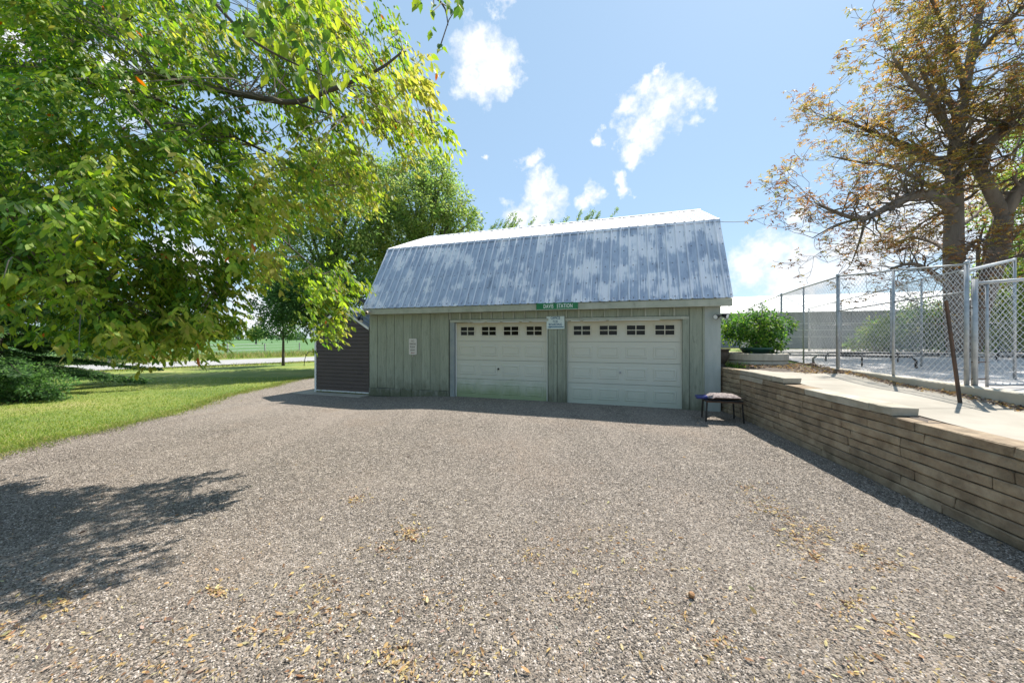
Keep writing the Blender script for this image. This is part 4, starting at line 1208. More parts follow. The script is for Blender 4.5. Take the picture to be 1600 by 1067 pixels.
LIMBS = [([(1568, 335, -.6), (1590, 300, -.9), (1625, 262, -1.2), (1680, 220, -1.5)], .24, .10),
 ([(1530, 268, -.8), (1545, 225, -1), (1575, 190, -1.4), (1615, 165, -1.8), (1670, 140, -2)], .20, .07),
 ([(1500, 235, -.6), (1545, 200, -.2), (1570, 170, .5), (1620, 120, 1)], .14, .05),
 ([(1490, 332, 0), (1462, 308, -.6), (1425, 306, -1.2), (1385, 325, -1.8), (1350, 342, -2.2), (1315, 335, -2.5), (1275, 318, -2.7)], .20, .03),
 ([(1352, 342, -2.2), (1346, 368, -2.3), (1338, 392, -2.3), (1330, 412, -2.3)], .045, .012),
 ([(1350, 342, -2.2), (1310, 350, -2.4), (1270, 372, -2.6)], .05, .015),
 ([(1492, 262, 0), (1455, 248, .4), (1415, 228, .8), (1370, 210, 1.1), (1320, 190, 1.4), (1285, 185, 1.6)], .17, .03),
 ([(1492, 300, 0), (1450, 290, 1), (1400, 262, 2), (1350, 255, 2.8), (1300, 245, 3.2)], .13, .03),
 ([(1494, 215, .2), (1455, 165, -.8), (1420, 125, -1.6), (1395, 90, -2.2)], .14, .03),
 ([(1497, 190, .2), (1470, 130, 1.2), (1440, 75, 2), (1420, 40, 2.4)], .12, .03),
 ([(1508, 140, .2), (1490, 80, -1), (1470, 30, -1.6), (1450, -10, -2)], .10, .03),
 ([(1515, 100, .3), (1560, 50, -1), (1600, 10, -2), (1640, -30, -2.6)], .10, .03),
 ([(1505, 160, .2), (1560, 110, 1.2), (1610, 80, 2)], .10, .03),
 ([(1486, 448, 0), (1455, 425, -1), (1425, 412, -1.8), (1392, 420, -2.5)], .12, .03),
 ([(1488, 400, 0), (1460, 380, 1.2), (1420, 372, 2.2), (1385, 390, 3)], .09, .03),
 ([(1490, 360, 0), (1520, 340, 1), (1545, 315, 2), (1570, 305, 3)], .08, .03),
 ([(1495, 415, 0), (1515, 385, -1), (1535, 375, -1.8), (1560, 400, -2.4)], .10, .03),
 ([(1555, 420, -.5), (1590, 400, -1), (1630, 390, -1.6)], .09, .03),
 ([(1530, 0, .4), (1580, -40, 1), (1640, -60, 1)], .08, .03), ([(1530, 10, .4), (1490, -30, -1), (1460, -50, -2)], .08, .03)]
for lst, r0, r1 in LIMBS:
    q, rads = limb(bra, lst, r0, r1, tips)
    n = len(q)
    for i in range(3, n):
        for _ in range(3 if r0 > .06 else 1):
            ax = Vector((tr.gauss(0, 1), tr.gauss(0, 1), tr.gauss(.15, .8))).normalized()
            al = (q[i] - q[i - 1]).normalized()
            dirv = (al * .9 + ax).normalized()
            grow(bra, q[i], dirv, tr.uniform(.7, 1.35), max(.012, rads[i] * .4), 2, tips, .75, .1, 4, tr, (1, 2), .6, .0065, .3)
for q, rads in ((T3, R3), (T1, R1)):
    for i in range(12 if q is T1 else 4, len(q)):
        for _ in range(3):
            ax = Vector((tr.gauss(0, 1), tr.gauss(0, 1), tr.gauss(.2, .7))).normalized()
            grow(bra, q[i], ax, tr.uniform(1.0, 1.8), max(.015, rads[i] * .3), 2, tips, .75, .1, 4, tr, (1, 3), .62, .0065, .3)
trk.build('trunk', M['bark'], CT, smooth=True); bra.build('branches', M['bark'], CT, smooth=True)
print('chestnut tips', len(tips), 'branch faces', len(bra.f))
def tip_foliage(name, tips, n_per, leaf, pal, parent, spread, wts=None, droop=.4, keep=1.0, detail=0, mat='leaf'):
    P = np.array([list(t[0]) for t in tips]); Dn = np.array([list(t[1]) for t in tips])
    sel = NR.rand(len(P)) < keep; P = P[sel]; Dn = Dn[sel]
    # palmate clusters: leaflets share a node
    nodes = np.repeat(P, n_per, 0) + NR.normal(size=(len(P) * n_per, 3)) * spread
    col = np.repeat(pick_cols(len(P), pal, wts), n_per, 0) * (1 + NR.uniform(-.3, .3, (len(P) * n_per, 1)))
    k = 5; m = len(nodes)
    N5 = np.repeat(nodes, k, 0); C5 = np.repeat(col, k, 0) * (1 + NR.uniform(-.15, .15, (m * k, 1)))
    a = np.tile(np.arange(k) * 2 * math.pi / k, m) + np.repeat(NR.uniform(0, 6.28, m), k)
    D = np.stack([np.cos(a), np.sin(a), -droop + NR.normal(size=m * k) * .35], 1)
    Nn = norm(np.stack([NR.normal(size=m * k) * .4, NR.normal(size=m * k) * .4, np.ones(m * k)], 1))
    L = leaf * NR.uniform(.6, 1.25, m * k)
    V, T, C = leaves(N5, D, Nn, L, L * .33, np.clip(C5, 0, 1), detail)
    return link_mesh(name, np_mesh(name, V, T, C), M[mat], parent)
# leaves are rustier low down, more golden-olive towards the top
lo = [t for t in tips if t[0].z < 6.0]; hi = [t for t in tips if t[0].z >= 6.0]
NC = 2
tip_foliage('crown', lo, NC, .135, RUST, CT, .10, (4, 3, 1.5, .8, 3, .3), keep=.7)
tip_foliage('crown', hi, NC, .145, RUST, CT, .12, (1.6, 3.2, 3.2, 2.4, .8, 1.2), keep=.85)

def blob_tree(name, label, base, trunk_h, trunk_r, blobs, n, leaf, pal, wts=None, clump=.5, group=None, droop=.25, bark='bark_dark', shell=.45, seed=1):
    t = empty(name, base, 0, label, 'tree', group); rr = random.Random(seed)
    mb = MB(); top = Vector((rr.uniform(-.2, .2), rr.uniform(-.2, .2), trunk_h))
    mb.tube([(0, 0, -.2), (0, 0, .3), top * .5, top], [trunk_r * 1.3, trunk_r, trunk_r * .8, trunk_r * .45], 8)
    mb.build('trunk', M[bark], t, smooth=True)
    mb = MB()
    for (cx, cy, cz, r) in [(b[0], b[1], b[2], b[3]) for b in blobs]:
        s = Vector((0, 0, min(trunk_h * .85, max(trunk_h * .35, cz - r * .8)))); e_ = Vector((cx, cy, cz))
        m_ = (s + e_) / 2 + Vector((rr.uniform(-.3, .3), rr.uniform(-.3, .3), .2))
        mb.tube([s, m_, e_], [trunk_r * .45, trunk_r * .28, trunk_r * .1], 5)
    mb.build('limb', M[bark], t, smooth=True)
    rad = [(b[3], b[3], b[3] * (b[4] if len(b) > 4 else .9)) for b in blobs]
    clump_foliage('crown', [(b[0], b[1], b[2]) for b in blobs], rad, n, leaf, pal, t, clump=clump, wts=wts, droop=droop, shell=shell)
    return t
BG = 'trees standing behind the garage'
def px_blob(px, py, r_px, d, base, f=.9, dy=0):
    p = at(px, py, d + dy) - Vector(base); return (p.x, p.y, p.z, r_px * d / F, f)
b = (-10.6, 20.5, -.13); dd = 20.5
blob_tree('maple_tree', 'tall mid-green tree behind the brown shed, its top left of the garage roof', b, 6, .30,
    [px_blob(x, y, r, dd, b, .9, z) for x, y, r, z in ((520, 285, 50, 0), (560, 275, 42, 1), (480, 330, 52, -1), (545, 340, 55, -1.5), (590, 330, 45, 0), (440, 340, 45, 1), (500, 400, 60, 0), (560, 420, 55, .5), (450, 420, 50, 0), (600, 395, 45, 1.5), (530, 460, 45, 0), (480, 470, 45, 1), (565, 238, 16, 0), (590, 262, 16, 1), (535, 238, 15, 0), (612, 310, 18, 0), (505, 245, 16, -1))],
    36000, .17, GREEN, (1, 2.5, 3, 2), clump=.42, group=BG, seed=3)
b = (-5.6, 22.5, -.1); dd = 22.5
blob_tree('maple_tree', 'tall light-green tree peaking directly above the left end of the garage roof', b, 7, .32,
    [px_blob(x, y, r, dd, b, 1.05, z) for x, y, r, z in ((640, 275, 28, 0), (675, 280, 34, 0), (650, 320, 45, -1), (700, 320, 32, .5), (610, 300, 34, 1), (715, 350, 28, 0), (680, 370, 45, 0), (620, 370, 45, -1), (590, 400, 40, 0), (650, 250, 14, 0), (684, 252, 14, 0), (722, 318, 14, 0), (738, 345, 13, 0), (705, 288, 12, 1), (618, 262, 13, 0), (600, 275, 12, -1), (660, 236, 8, 0), (694, 262, 9, -1), (735, 368, 14, 1))],
    33000, .17, GREEN, (.8, 2.5, 3.5, 2.5), clump=.38, group=BG, seed=5)
b = (-8.2, 17.2, -.13); dd = 17.2
blob_tree('maple_tree', 'dark shady tree just behind the brown shed', b, 3, .16,
    [px_blob(x, y, r, dd, b, .8, z) for x, y, r, z in ((470, 470, 42, 0), (430, 480, 38, 0), (510, 455, 42, .5), (545, 450, 36, 1), (500, 500, 25, 1), (445, 445, 36, 0))],
    13000, .14, DARKG, clump=.36, group=BG, seed=6)
# slender poplars whose tips show over the ridge
for i, (px, py, d, w) in enumerate(((758, 345, 27, 14), (782, 352, 27, 12), (812, 350, 28, 13), (862, 342, 29, 16), (889, 336, 29, 12), (828, 356, 29, 10), (908, 349, 30, 7), (948, 349, 31, 6), (735, 350, 26, 14))):
    base = Vector(((px - CX) / F * d, d, 0)); h = at(px, py + (2 if px < 800 else 5), d).z
    t = empty('poplar_tree', base, 0, None, 'tree', 'slender poplars showing over the roof ridge')
    t['label'] = 'slender poplar, its tip %s over the garage ridge' % ['second from the left', 'third from the left', 'fourth from the left', 'fourth from the right', 'third from the right', 'exactly midway along the row', 'second from the right, low', 'rightmost and lowest', 'leftmost, against the light-green tree'][i]
    mb = MB(); mb.tube([(0, 0, -.2), (.1, 0, h * .5), (.45, 0, h * .93)], [.16, .09, .02], 6); mb.build('trunk', M['bark_dark'], t, smooth=True)
    rr = random.Random(50 + i); P = []; D = []; br = MB(); wm = w * d / F
    for k in range(17):
        z0_ = h * rr.uniform(.50, .86); x0_ = .45 * z0_ / h; a = rr.uniform(0, 6.28)
        Lb = rr.uniform(.35, 1.15) * (h - z0_) + .15
        rad_ = wm * rr.uniform(.4, 2.2)
        p0_ = Vector((x0_, 0, z0_)); p2_ = Vector((x0_ + rad_ * math.cos(a) + .55 * Lb, rad_ * math.sin(a), z0_ + Lb))
        p1_ = p0_.lerp(p2_, .4) + Vector((rad_ * .25 * math.cos(a), rad_ * .25 * math.sin(a), 0))
        br.tube([p0_, p1_, p2_], [.03, .02, .006], 3)
        for q in range(int(60 + 60 * Lb)):
            u = rr.random() ** .7; c_ = p0_.lerp(p1_, u).lerp(p1_.lerp(p2_, u), u)
            dr_ = (p2_ - p1_).normalized() * .8 + Vector((rr.gauss(.15, .35), rr.gauss(0, .4), rr.gauss(0, .3)))
            P.append(list(c_ + Vector((rr.gauss(0, .07), rr.gauss(0, .07), rr.gauss(0, .07))))); D.append(list(dr_))
    br.build('branches', M['bark_dark'], t)
    n = len(P); Vv, Tt, Cc = leaves(np.array(P), np.array(D), NR.normal(size=(n, 3)), NR.uniform(.11, .20, n), np.full(n, .06), pick_cols(n, GREEN, (2, 3, 2, 1)), 0)
    link_mesh('crown', np_mesh('crown', Vv, Tt, Cc), M['leaf'], t)
# wisps of leaning twigs over the ridge
# young tree on the lawn
b = Vector((-15.2, 23.6, -.13))
blob_tree('young_tree', 'young dark tree with a thin straight trunk on the lawn by the road', b, 3.0, .09,
    [px_blob(x, y, r, 23.6, b, .8, z) for x, y, r, z in ((437, 505, 26, 0), (420, 515, 16, 0), (455, 512, 18, .3), (440, 480, 28, 0), (425, 450, 26, 0), (450, 450, 24, 0))],
    6000, .15, DARKG, clump=.35, seed=8)
# spruce at the far left with drooping boughs
def spruce(base, h, boughs, label, seed):
    t = empty('spruce_tree', base, 0, label, 'tree'); rr = random.Random(seed)
    mb = MB(); mb.tube([(0, 0, -.2), (0, 0, h * .5), (0, 0, h)], [.22, .14, .02], 7); mb.build('trunk', M['bark_dark'], t)
    bm_ = MB(); P = []; D = []
    for k in range(boughs):
        z = .5 + (h - .8) * (k / boughs) ** 1.15; L = (h - z) / h * 4.1 * rr.uniform(.8, 1.1) + .3
        a = k * 2.399 + rr.uniform(-.3, .3); ca, sa = math.cos(a), math.sin(a)
        pts = [Vector((ca * L * s, sa * L * s, z + .10 * L * s - .42 * L * s * s + (.16 * L * s ** 4))) for s in (0, .25, .5, .75, 1)]
        bm_.tube(pts, [.022, .017, .012, .008, .004], 4)
        for _ in range(int(L * 40)):
            s = rr.uniform(.12, 1); i = min(3, int(s * 4)); f = s * 4 - i; p = pts[i].lerp(pts[i + 1], f)
            side = rr.choice((-1, 1)); tl = (1 - s) * .75 * rr.uniform(.4, 1) + .14
            dirv = Vector((-sa * side + ca * .7, ca * side + sa * .7, -.45)).normalized()
            e_ = p + dirv * tl
            nn = int(tl * 60) + 5
            for q in range(nn):
                u = q / nn; pp = p.lerp(e_, u); 
                P.append(pp); D.append(dirv * .8 + Vector((rr.gauss(0, .5), rr.gauss(0, .5), rr.gauss(-.25, .4))))
    bm_.build('bough', M['bark_dark'], t)
    P = np.array([list(p) for p in P]); D = np.array([list(p) for p in D]); n = len(P)
    V, T, C = leaves(P, D, NR.normal(size=(n, 3)), NR.uniform(.08, .15, n), np.full(n, .032), pick_cols(n, SPRUCE, (2, 3, 2)), 0)
    link_mesh('needles', np_mesh('needles', V, T, C), M['leaf'], t); print('spruce needles', n)
    return t
spruce((-16.5, 11.3, -.13), 8.5, 90, 'dark spruce with drooping boughs at the far left of the lawn', 4)
def shrub(name, label, base, blobs, n, leaf, pal, clump=.22, wts=None, group=None, cat='shrub', shell=.4):
    t = empty(name, base, 0, label, cat, group); mb = MB()
    for (x, y, z, r) in blobs:
        mb.tube([(x * .2, y * .2, 0), (x * .6, y * .6, z * .5), (x, y, z)], [.03, .02, .008], 4)
    mb.build('stem', M['twig'], t)
    clump_foliage('foliage', [b_[:3] for b_ in blobs], [b_[3] for b_ in blobs], n, leaf, pal, t, clump=clump, wts=wts, shell=shell)
    return t
shrub('lawn_shrub', 'rounded dark green shrub on the lawn below the spruce boughs', (-14.7, 10.2, -.13), [(-.7, 0, .6, .65), (.2, .1, .6, .6), (.9, .2, .45, .5), (1.4, .3, .35, .38), (-1.4, .1, .6, .7), (.3, -.3, .3, .4), (-.5, -.4, .3, .4)], 9000, .08, DARKG + [(.09, .17, .05)], clump=.16)
shrub('roadside_shrub', 'low dark shrubs on the verge beyond the spruce', (-29.5, 26.0, -.13), [(-5.5, 0, 1.2, 1.3), (-4, 0, 1.6, 1.5), (-2, 0, 1.8, 1.6), (0, .2, 1.4, 1.3), (1.6, 0, 1.0, 1.0), (2.8, .2, .7, .7), (-7.5, 0, 2.4, 2.0), (-10, 0, 3, 2.4)], 12000, .16, DARKG, clump=.4, group=None)
# shrubs and vines at the right beyond the pad
HG = 'shrubs massed behind the concrete pad'
HCOL = [(.05, .10, .03), (.08, .15, .04), (.13, .20, .05), (.22, .25, .07)]
def hs(lab, bx, by, bl_, n, pal=HCOL):
    base = (bx, by, 1.0)
    shrub('leafy_shrub', lab, base, [tuple((at(x, y, by + z) - Vector(base))) + (r * by / F,) for x, y, r, z in bl_], n, .12, pal, clump=.28, group=HG, shell=.35)
hs('grey-green shrub left of the big trunk behind the fence', 15.5, 16.0, [(1400, 515, 26, 0), (1375, 525, 22, 0), (1425, 505, 28, .4), (1450, 500, 28, 0), (1345, 530, 18, .3), (1410, 540, 22, 0), (1455, 530, 26, 0), (1480, 505, 26, 0)], 11000)
hs('tall leafy shrub right of the big trunk, lit yellow-green at its top', 18.5, 15.2, [(1545, 470, 30, 0), (1575, 450, 36, .4), (1610, 430, 42, 0), (1530, 505, 30, 0), (1570, 505, 38, -.3), (1610, 500, 40, 0), (1555, 540, 26, 0), (1600, 540, 30, 0), (1650, 480, 60, 0), (1520, 540, 20, 0)], 19000, HCOL + [(.28, .33, .06)])
b = (25.0, 19.0, 1.0)
blob_tree('maple_tree', 'bright green tree behind the rust-brown one at the right edge', b, 4, .25,
    [px_blob(x, y, r, 19, b, .8, z) for x, y, r, z in ((1570, 300, 30, 0), (1600, 280, 36, 0), (1640, 300, 50, 0), (1540, 340, 22, 0), (1585, 350, 26, 1), (1600, 405, 36, 0), (1560, 425, 26, 0), (1650, 380, 60, 0), (1610, 200, 26, 2), (1620, 130, 30, 2), (1650, 200, 50, 2))],
    18000, .17, [(.12, .22, .04), (.18, .28, .05), (.08, .16, .035), (.26, .33, .06)], clump=.42, seed=14)

# far treeline and field-edge trees
def far_wood(name, pts, h, n, leaf, pal):
    P = []
    for _ in range(n // 30):
        i = rnd.randrange(len(pts) - 1); t = rnd.random(); a, c = pts[i], pts[i + 1]
        x, y = a[0] + (c[0] - a[0]) * t, a[1] + (c[1] - a[1]) * t
        hh = h * (.65 + .45 * mnoise.noise((x * .03, y * .03, 0)) + .25 * mnoise.noise((x * .12, y * .12, 0)))
        P.append((x + rnd.uniform(-8, 8), y + rnd.uniform(-8, 8), abs(rnd.random()) ** .7 * hh))
    o = clump_foliage(name, P, [2.2] * len(P), n, leaf, pal, None, clump=1.4, shell=.1); tag(o, kind='stuff'); return o
o = far_wood('distant_woods', [(-420, 90), (-330, 170), (-230, 235), (-110, 260), (20, 270), (160, 260), (300, 210)], 9.5, 42000, 1.5, [(.05, .10, .045), (.07, .13, .055), (.09, .15, .06)])
tag(o, 'far line of woods along the horizon beyond the field', 'woods')
for i, (px, py, r, d) in enumerate(((305, 512, 14, 62), (350, 518, 9, 70), (262, 505, 18, 60), (400, 520, 7, 85), (205, 500, 22, 55))):
    base = Vector(((px - CX) / F * d, d, .05))
    rb_ = r * d / F
    lab = ['round green tree at the near edge of the crop field', 'smaller round tree beyond the field fence, second from the right', 'broad green tree left of the round field tree', 'smallest far tree beside the young tree trunk on the lawn side', 'wide tree farthest left along the field edge'][i]
    blob_tree('field_tree', lab, base, 2.5, .2, [(0, 0, at(px, py, d).z, rb_, .85), (rb_ * .8, 0, at(px, py + r * .3, d).z, rb_ * .7, .8), (-rb_ * .8, 0, at(px, py + r * .3, d).z, rb_ * .7, .8)], 2600, .42, GREEN, clump=.7, group='trees along the field', seed=30 + i)

# field fence by the road
ff = empty('field_fence', (-20, 33, 0), 0, 'wire fence on weathered wooden posts along the crop field', 'fence')
fpts = []
for px, yb, yt in ((284, 557, 540), (356, 552, 534), (414, 551, 536), (468, 549, 535), (170, 566, 546)):
    d = 1.75 * F / (yb - CY); p = at(px, yb, d); fpts.append((p.x, p.y, -.1, d * (yb - yt) / F))
fpts.sort()
for (x, y, z, h) in fpts:
    m2 = MB(); m2.tube([(x + 20, y - 33, z - .1), (x + 20 + rnd.uniform(-.04, .04), y - 33, z + h)], [.085, .075], 7); m2.build('post', M['timber'], ff)
for hz in (.35, .7, 1.0):
    for a, c in zip(fpts, fpts[1:]):
        m2 = MB(); m2.tube([(a[0] + 20, a[1] - 33, hz), (c[0] + 20, c[1] - 33, hz)], .008, 3); m2.build('wire', M['galv'], ff)
# verge weeds along the field
def verge(off0, off1, z=-.1):
    def f():
        s = rnd.uniform(-14, 42); p = A + dr * s + pr * rnd.uniform(off0, off1); return (p.x, p.y, z)
    return f
blades(16000, verge(8.5, 15), .25, .75, .05, GR + [(.33, .28, .15), (.12, .20, .05)], 'verge_grass', 'tall weeds and grass between the road and the field', 'tall grass')
blades(7000, verge(-1.6, -.1, -.14), .06, .22, .03, GR, 'roadside_grass', 'rough grass along the near edge of the road', 'grass')

# ------------------------------------------------------------------ lawn blades
def lawn():
    while True:
        t = rnd.random() ** 1.6
        y = 3.6 + t * 13; e = gedge(y); x = e - (rnd.random() ** 1.3) * (4 + y * .55) + .05
        return (x, y, gz(x, y) - .02)
blades(70000, lawn, .025, .065, .011, [(.10, .17, .024), (.16, .235, .035), (.24, .29, .05), (.34, .32, .11)], 'lawn_grass', 'short mown lawn grass beside the gravel', 'grass', lean=.6, wts=(2, 3, 3, 1.3))
def edge_tuft():
    y = 4 + rnd.random() * 14; e = gedge(y); x = e + rnd.gauss(0, .16) + abs(rnd.gauss(0, .25)) * (rnd.random() < .25); c = .12 * math.sin(y * 7) * math.sin(y * 2.3)
    return (x + c, y, gz(x, y) - .01)
blades(11000, edge_tuft, .03, .09, .012, GR, 'edge_grass', 'ragged grass tufts along the gravel edge', 'grass', lean=.8)
# grass clippings / weeds in walkway edges: few tufts by the shed base
def shedbase():
    p = gpt(rnd.uniform(-GW - 2.2, -GW - .05), rnd.uniform(.0, .06)); return (p.x, p.y, -.10)
blades(700, shedbase, .04, .12, .012, GR, 'shed_weeds', 'green weeds under the front edge of the brown shed', 'weeds')

# ------------------------------------------------------------------ gravel stones near the camera (geometry nodes)
def pebble_nodes():
    ng = bpy.data.node_groups.new('pebbles', 'GeometryNodeTree')
    ng.interface.new_socket('Geometry', in_out='INPUT', socket_type='NodeSocketGeometry')
    ng.interface.new_socket('Geometry', in_out='OUTPUT', socket_type='NodeSocketGeometry')
    N = ng.nodes; L = ng.links
    gi = N.new('NodeGroupInput'); go = N.new('NodeGroupOutput')
    dp = N.new('GeometryNodeDistributePointsOnFaces'); dp.distribute_method = 'RANDOM'
    at_ = N.new('GeometryNodeInputNamedAttribute'); at_.data_type = 'FLOAT'; at_.inputs['Name'].default_value = 'dens'
    L.new(gi.outputs[0], dp.inputs['Mesh']); L.new(at_.outputs[0], dp.inputs['Density'])
    ico = N.new('GeometryNodeMeshIcoSphere'); ico.inputs['Radius'].default_value = 1; ico.inputs['Subdivisions'].default_value = 1
    sp = N.new('GeometryNodeSetPosition'); rv = N.new('FunctionNodeRandomValue'); rv.data_type = 'FLOAT_VECTOR'
    rv.inputs[0].default_value = (-.28,) * 3; rv.inputs[1].default_value = (.28,) * 3
    L.new(ico.outputs[0], sp.inputs['Geometry']); L.new(rv.outputs[0], sp.inputs['Offset'])
    sm = N.new('GeometryNodeSetMaterial'); sm.inputs['Material'].default_value = M['pebble']; L.new(sp.outputs[0], sm.inputs[0])
    inst = N.new('GeometryNodeInstanceOnPoints'); L.new(dp.outputs['Points'], inst.inputs['Points']); L.new(sm.outputs[0], inst.inputs['Instance'])
    r1 = N.new('FunctionNodeRandomValue'); r1.data_type = 'FLOAT_VECTOR'; r1.inputs[0].default_value = (0, 0, 0); r1.inputs[1].default_value = (.5, .5, 6.28)
    L.new(r1.outputs[0], inst.inputs['Rotation'])
    r2 = N.new('FunctionNodeRandomValue'); r2.data_type = 'FLOAT_VECTOR'; r2.inputs[0].default_value = (.0028, .0024, .0016); r2.inputs[1].default_value = (.0092, .0076, .0048)
    r2.inputs['Seed'].default_value = 4
    L.new(r2.outputs[0], inst.inputs['Scale'])
    L.new(inst.outputs[0], go.inputs[0]); return ng
pn_ = pebble_nodes()
V = []; Fc = []; dens = []
ny_, nx_ = 60, 60
for j in range(ny_ + 1):
    y = 1.3 + 7.2 * (j / ny_) ** 1.3
    xl = max(gedge(y) + .1, -1.55 * y - .3); xr_ = min(WP.x + (WP.y - y) * -.168 - .01, 1.55 * y + .3)
    for i in range(nx_ + 1):
        x = xl + (xr_ - xl) * i / nx_; V.append((x, y, gsurf(x, y) + .001))
        dens.append(max(0, 8200 * (1 - (y - 1.3) / 7.2)) ** 1.0 * (.75 + .6 * mnoise.noise((x * 1.3, y * 1.3, 4))) + 250)
for j in range(ny_):
    for i in range(nx_): Fc.append((j * (nx_ + 1) + i, j * (nx_ + 1) + i + 1, (j + 1) * (nx_ + 1) + i + 1, (j + 1) * (nx_ + 1) + i))
me = bpy.data.meshes.new('loose_gravel'); me.from_pydata(V, [], Fc); me.update()
a_ = me.attributes.new('dens', 'FLOAT', 'POINT'); a_.data.foreach_set('value', dens)
me.materials.append(M['pebble'])
lg = bpy.data.objects.new('loose_gravel', me); COL.objects.link(lg)
md = lg.modifiers.new('pebbles', 'NODES'); md.node_group = pn_
tag(lg, 'loose grey and brown gravel stones covering the near driveway', 'gravel', kind='stuff')

# fallen leaves: dry clusters on the gravel
spots = [(400, 990, 45), (470, 940, 40), (500, 910, 30), (540, 960, 50), (600, 860, 22), (640, 830, 14), (455, 985, 40), (520, 1045, 45), (610, 1030, 40), (640, 1055, 30), (120, 1040, 60), (340, 925, 14), (555, 782, 10), (640, 840, 12),
         (1165, 765, 12), (1185, 790, 16), (1215, 805, 20), (1240, 820, 22), (1260, 850, 22), (1290, 830, 18), (1270, 870, 14), (1345, 858, 10), (1380, 885, 22), (1330, 950, 25), (1400, 985, 30), (1240, 838, 18), (1120, 1010, 30), (830, 870, 25), (900, 940, 25), (950, 830, 60), (990, 880, 60), (1060, 960, 60), (700, 950, 60), (300, 1000, 60), (1340, 1045, 40), (250, 1050, 70), (95, 945, 25), (10, 985, 30), (740, 1040, 40)]
def fallen():
    if rnd.random() < .8:
        px, py, r = rnd.choice(spots); sg_ = rnd.choice((.5, .9, 1.6)); px += rnd.gauss(0, r * sg_); py += rnd.gauss(0, r * sg_ * .55)
    else:
        px = rnd.uniform(-50, 1650); py = 700 + rnd.random() ** .6 * 380
    py = max(py, 650)
    d = CAMZ * F / (py - CY); x = (px - CX) / F * d
    x = min(x, WP.x + (WP.y - d) * -.168 - .05)
    return (x, d, gsurf(x, d) + rnd.uniform(.004, .016))
DRY = [(.40, .27, .11), (.46, .34, .14), (.28, .16, .08), (.38, .28, .20), (.22, .12, .06), (.44, .37, .20), (.12, .08, .06)]
chips(4200, fallen, .031, DRY, 'fallen_leaves', 'dry yellow and brown leaves scattered over the gravel', 'fallen leaves', flat=.55, detail=1, wts=(3, 3, 2, 2, 1, 2, 1))
def litter2():
    px = rnd.uniform(0, 1650); py = 640 + rnd.random() ** .8 * 430; d = CAMZ * F / (py - CY); x = min((px - CX) / F * d, WP.x + (WP.y - d) * -.168 - .05)
    return (x, d, gsurf(x, d) + .006)
chips(4500, litter2, .016, [(.40, .33, .25), (.10, .08, .06), (.5, .45, .38), (.3, .2, .12)], 'leaf_crumbs', 'small dry crumbs and twigs among the gravel', 'litter', flat=.4, detail=0)
m2 = MB(); p = at(1079, 935, CAMZ * F / (935 - CY)); m2.lathe([(.004, 0), (.016, .006), (.021, .018), (.017, .03), (.004, .036)], (0, 0, 0), 8)
tag(m2.build('fallen_conker', pmat('conker_husk', (.22, .11, .04), (.32, .17, .07), 40, .7), None, (p.x, p.y, .012), (.3, .2, 0)), 'small brown husk lying on the gravel right of centre', 'husk')

# overhead cable
m2 = MB(); a = gpt(.1, 1.2, 4.74); c = at(1262, 302, 12.5); pts = []
for k in range(12):
    t = k / 11; q = a.lerp(c, t); q.z -= .35 * 4 * t * (1 - t); pts.append(q)
m2.tube(pts, .008, 4); tag(m2.build('overhead_cable', M['black']), 'thin cable from the garage roof to the rust-brown tree', 'cable')

# ------------------------------------------------------------------ box elder overhanging from the left
BE = empty('box_elder_tree', (-9.5, 4.2, -.02), 0, 'large leafy tree whose yellow-green boughs overhang from the left', 'tree')
borg = Vector((-9.5, 4.2, -.02))
def inpoly(x, y, poly):
    c = False; j = len(poly) - 1
    for i in range(len(poly)):
        xi, yi = poly[i]; xj, yj = poly[j]
        if (yi > y) != (yj > y) and x < (xj - xi) * (y - yi) / (yj - yi) + xi: c = not c
        j = i
    return c
SHP = [(-900, 775), (-20, 800), (60, 772), (140, 762), (220, 757), (300, 742), (360, 732), (418, 727), (392, 745), (330, 780), (260, 806), (205, 830), (190, 860), (222, 880), (190, 905), (120, 925), (40, 955), (-60, 985), (-400, 1100), (-900, 1300)]
SHP = [(x if x < -20 else x - 0, y) for x, y in SHP]
sdx, sdy = SUN.x / SUN.z, SUN.y / SUN.z
def shadow_ok(p):
    x, y = p.x - sdx * p.z, p.y - sdy * p.z
    if y < 1.55: return True
    px = CX + F * x / y; py = CY + F * CAMZ / y
    if px < -25: return py > 770
    if px < 30 and 600 < py < 760: return False
    return inpoly(px, py, SHP)
CROWN = [(-80, -80), (300, -80), (335, 20), (372, 40), (420, -10), (530, -30), (548, 50), (600, 15), (632, 55), (655, 100), (640, 135), (665, 175), (696, 188), (690, 208), (655, 215), (668, 236), (640, 238), (600, 205), (560, 190), (525, 205), (505, 225), (545, 232), (580, 262), (600, 296), (580, 322), (540, 322), (490, 334), (448, 348), (418, 376), (436, 410), (490, 418), (545, 410), (556, 428), (540, 440), (565, 478), (552, 512), (525, 522), (490, 500), (462, 480), (440, 452), (425, 470), (418, 498), (380, 500), (362, 520), (330, 500), (322, 528), (290, 515), (268, 540), (240, 548), (222, 562), (205, 540), (175, 522), (110, 494), (60, 480), (-80, 490)]
GAPS = [(478, 388, 30), (432, 462, 16), (400, 245, 14), (355, 270, 12), (310, 300, 26), (330, 345, 18), (35, 60, 26), (62, 95, 16), (300, 262, 12), (560, 130, 16), (500, 205, 12), (150, 60, 18), (430, 400, 10), (350, 25, 12), (230, 30, 12)]
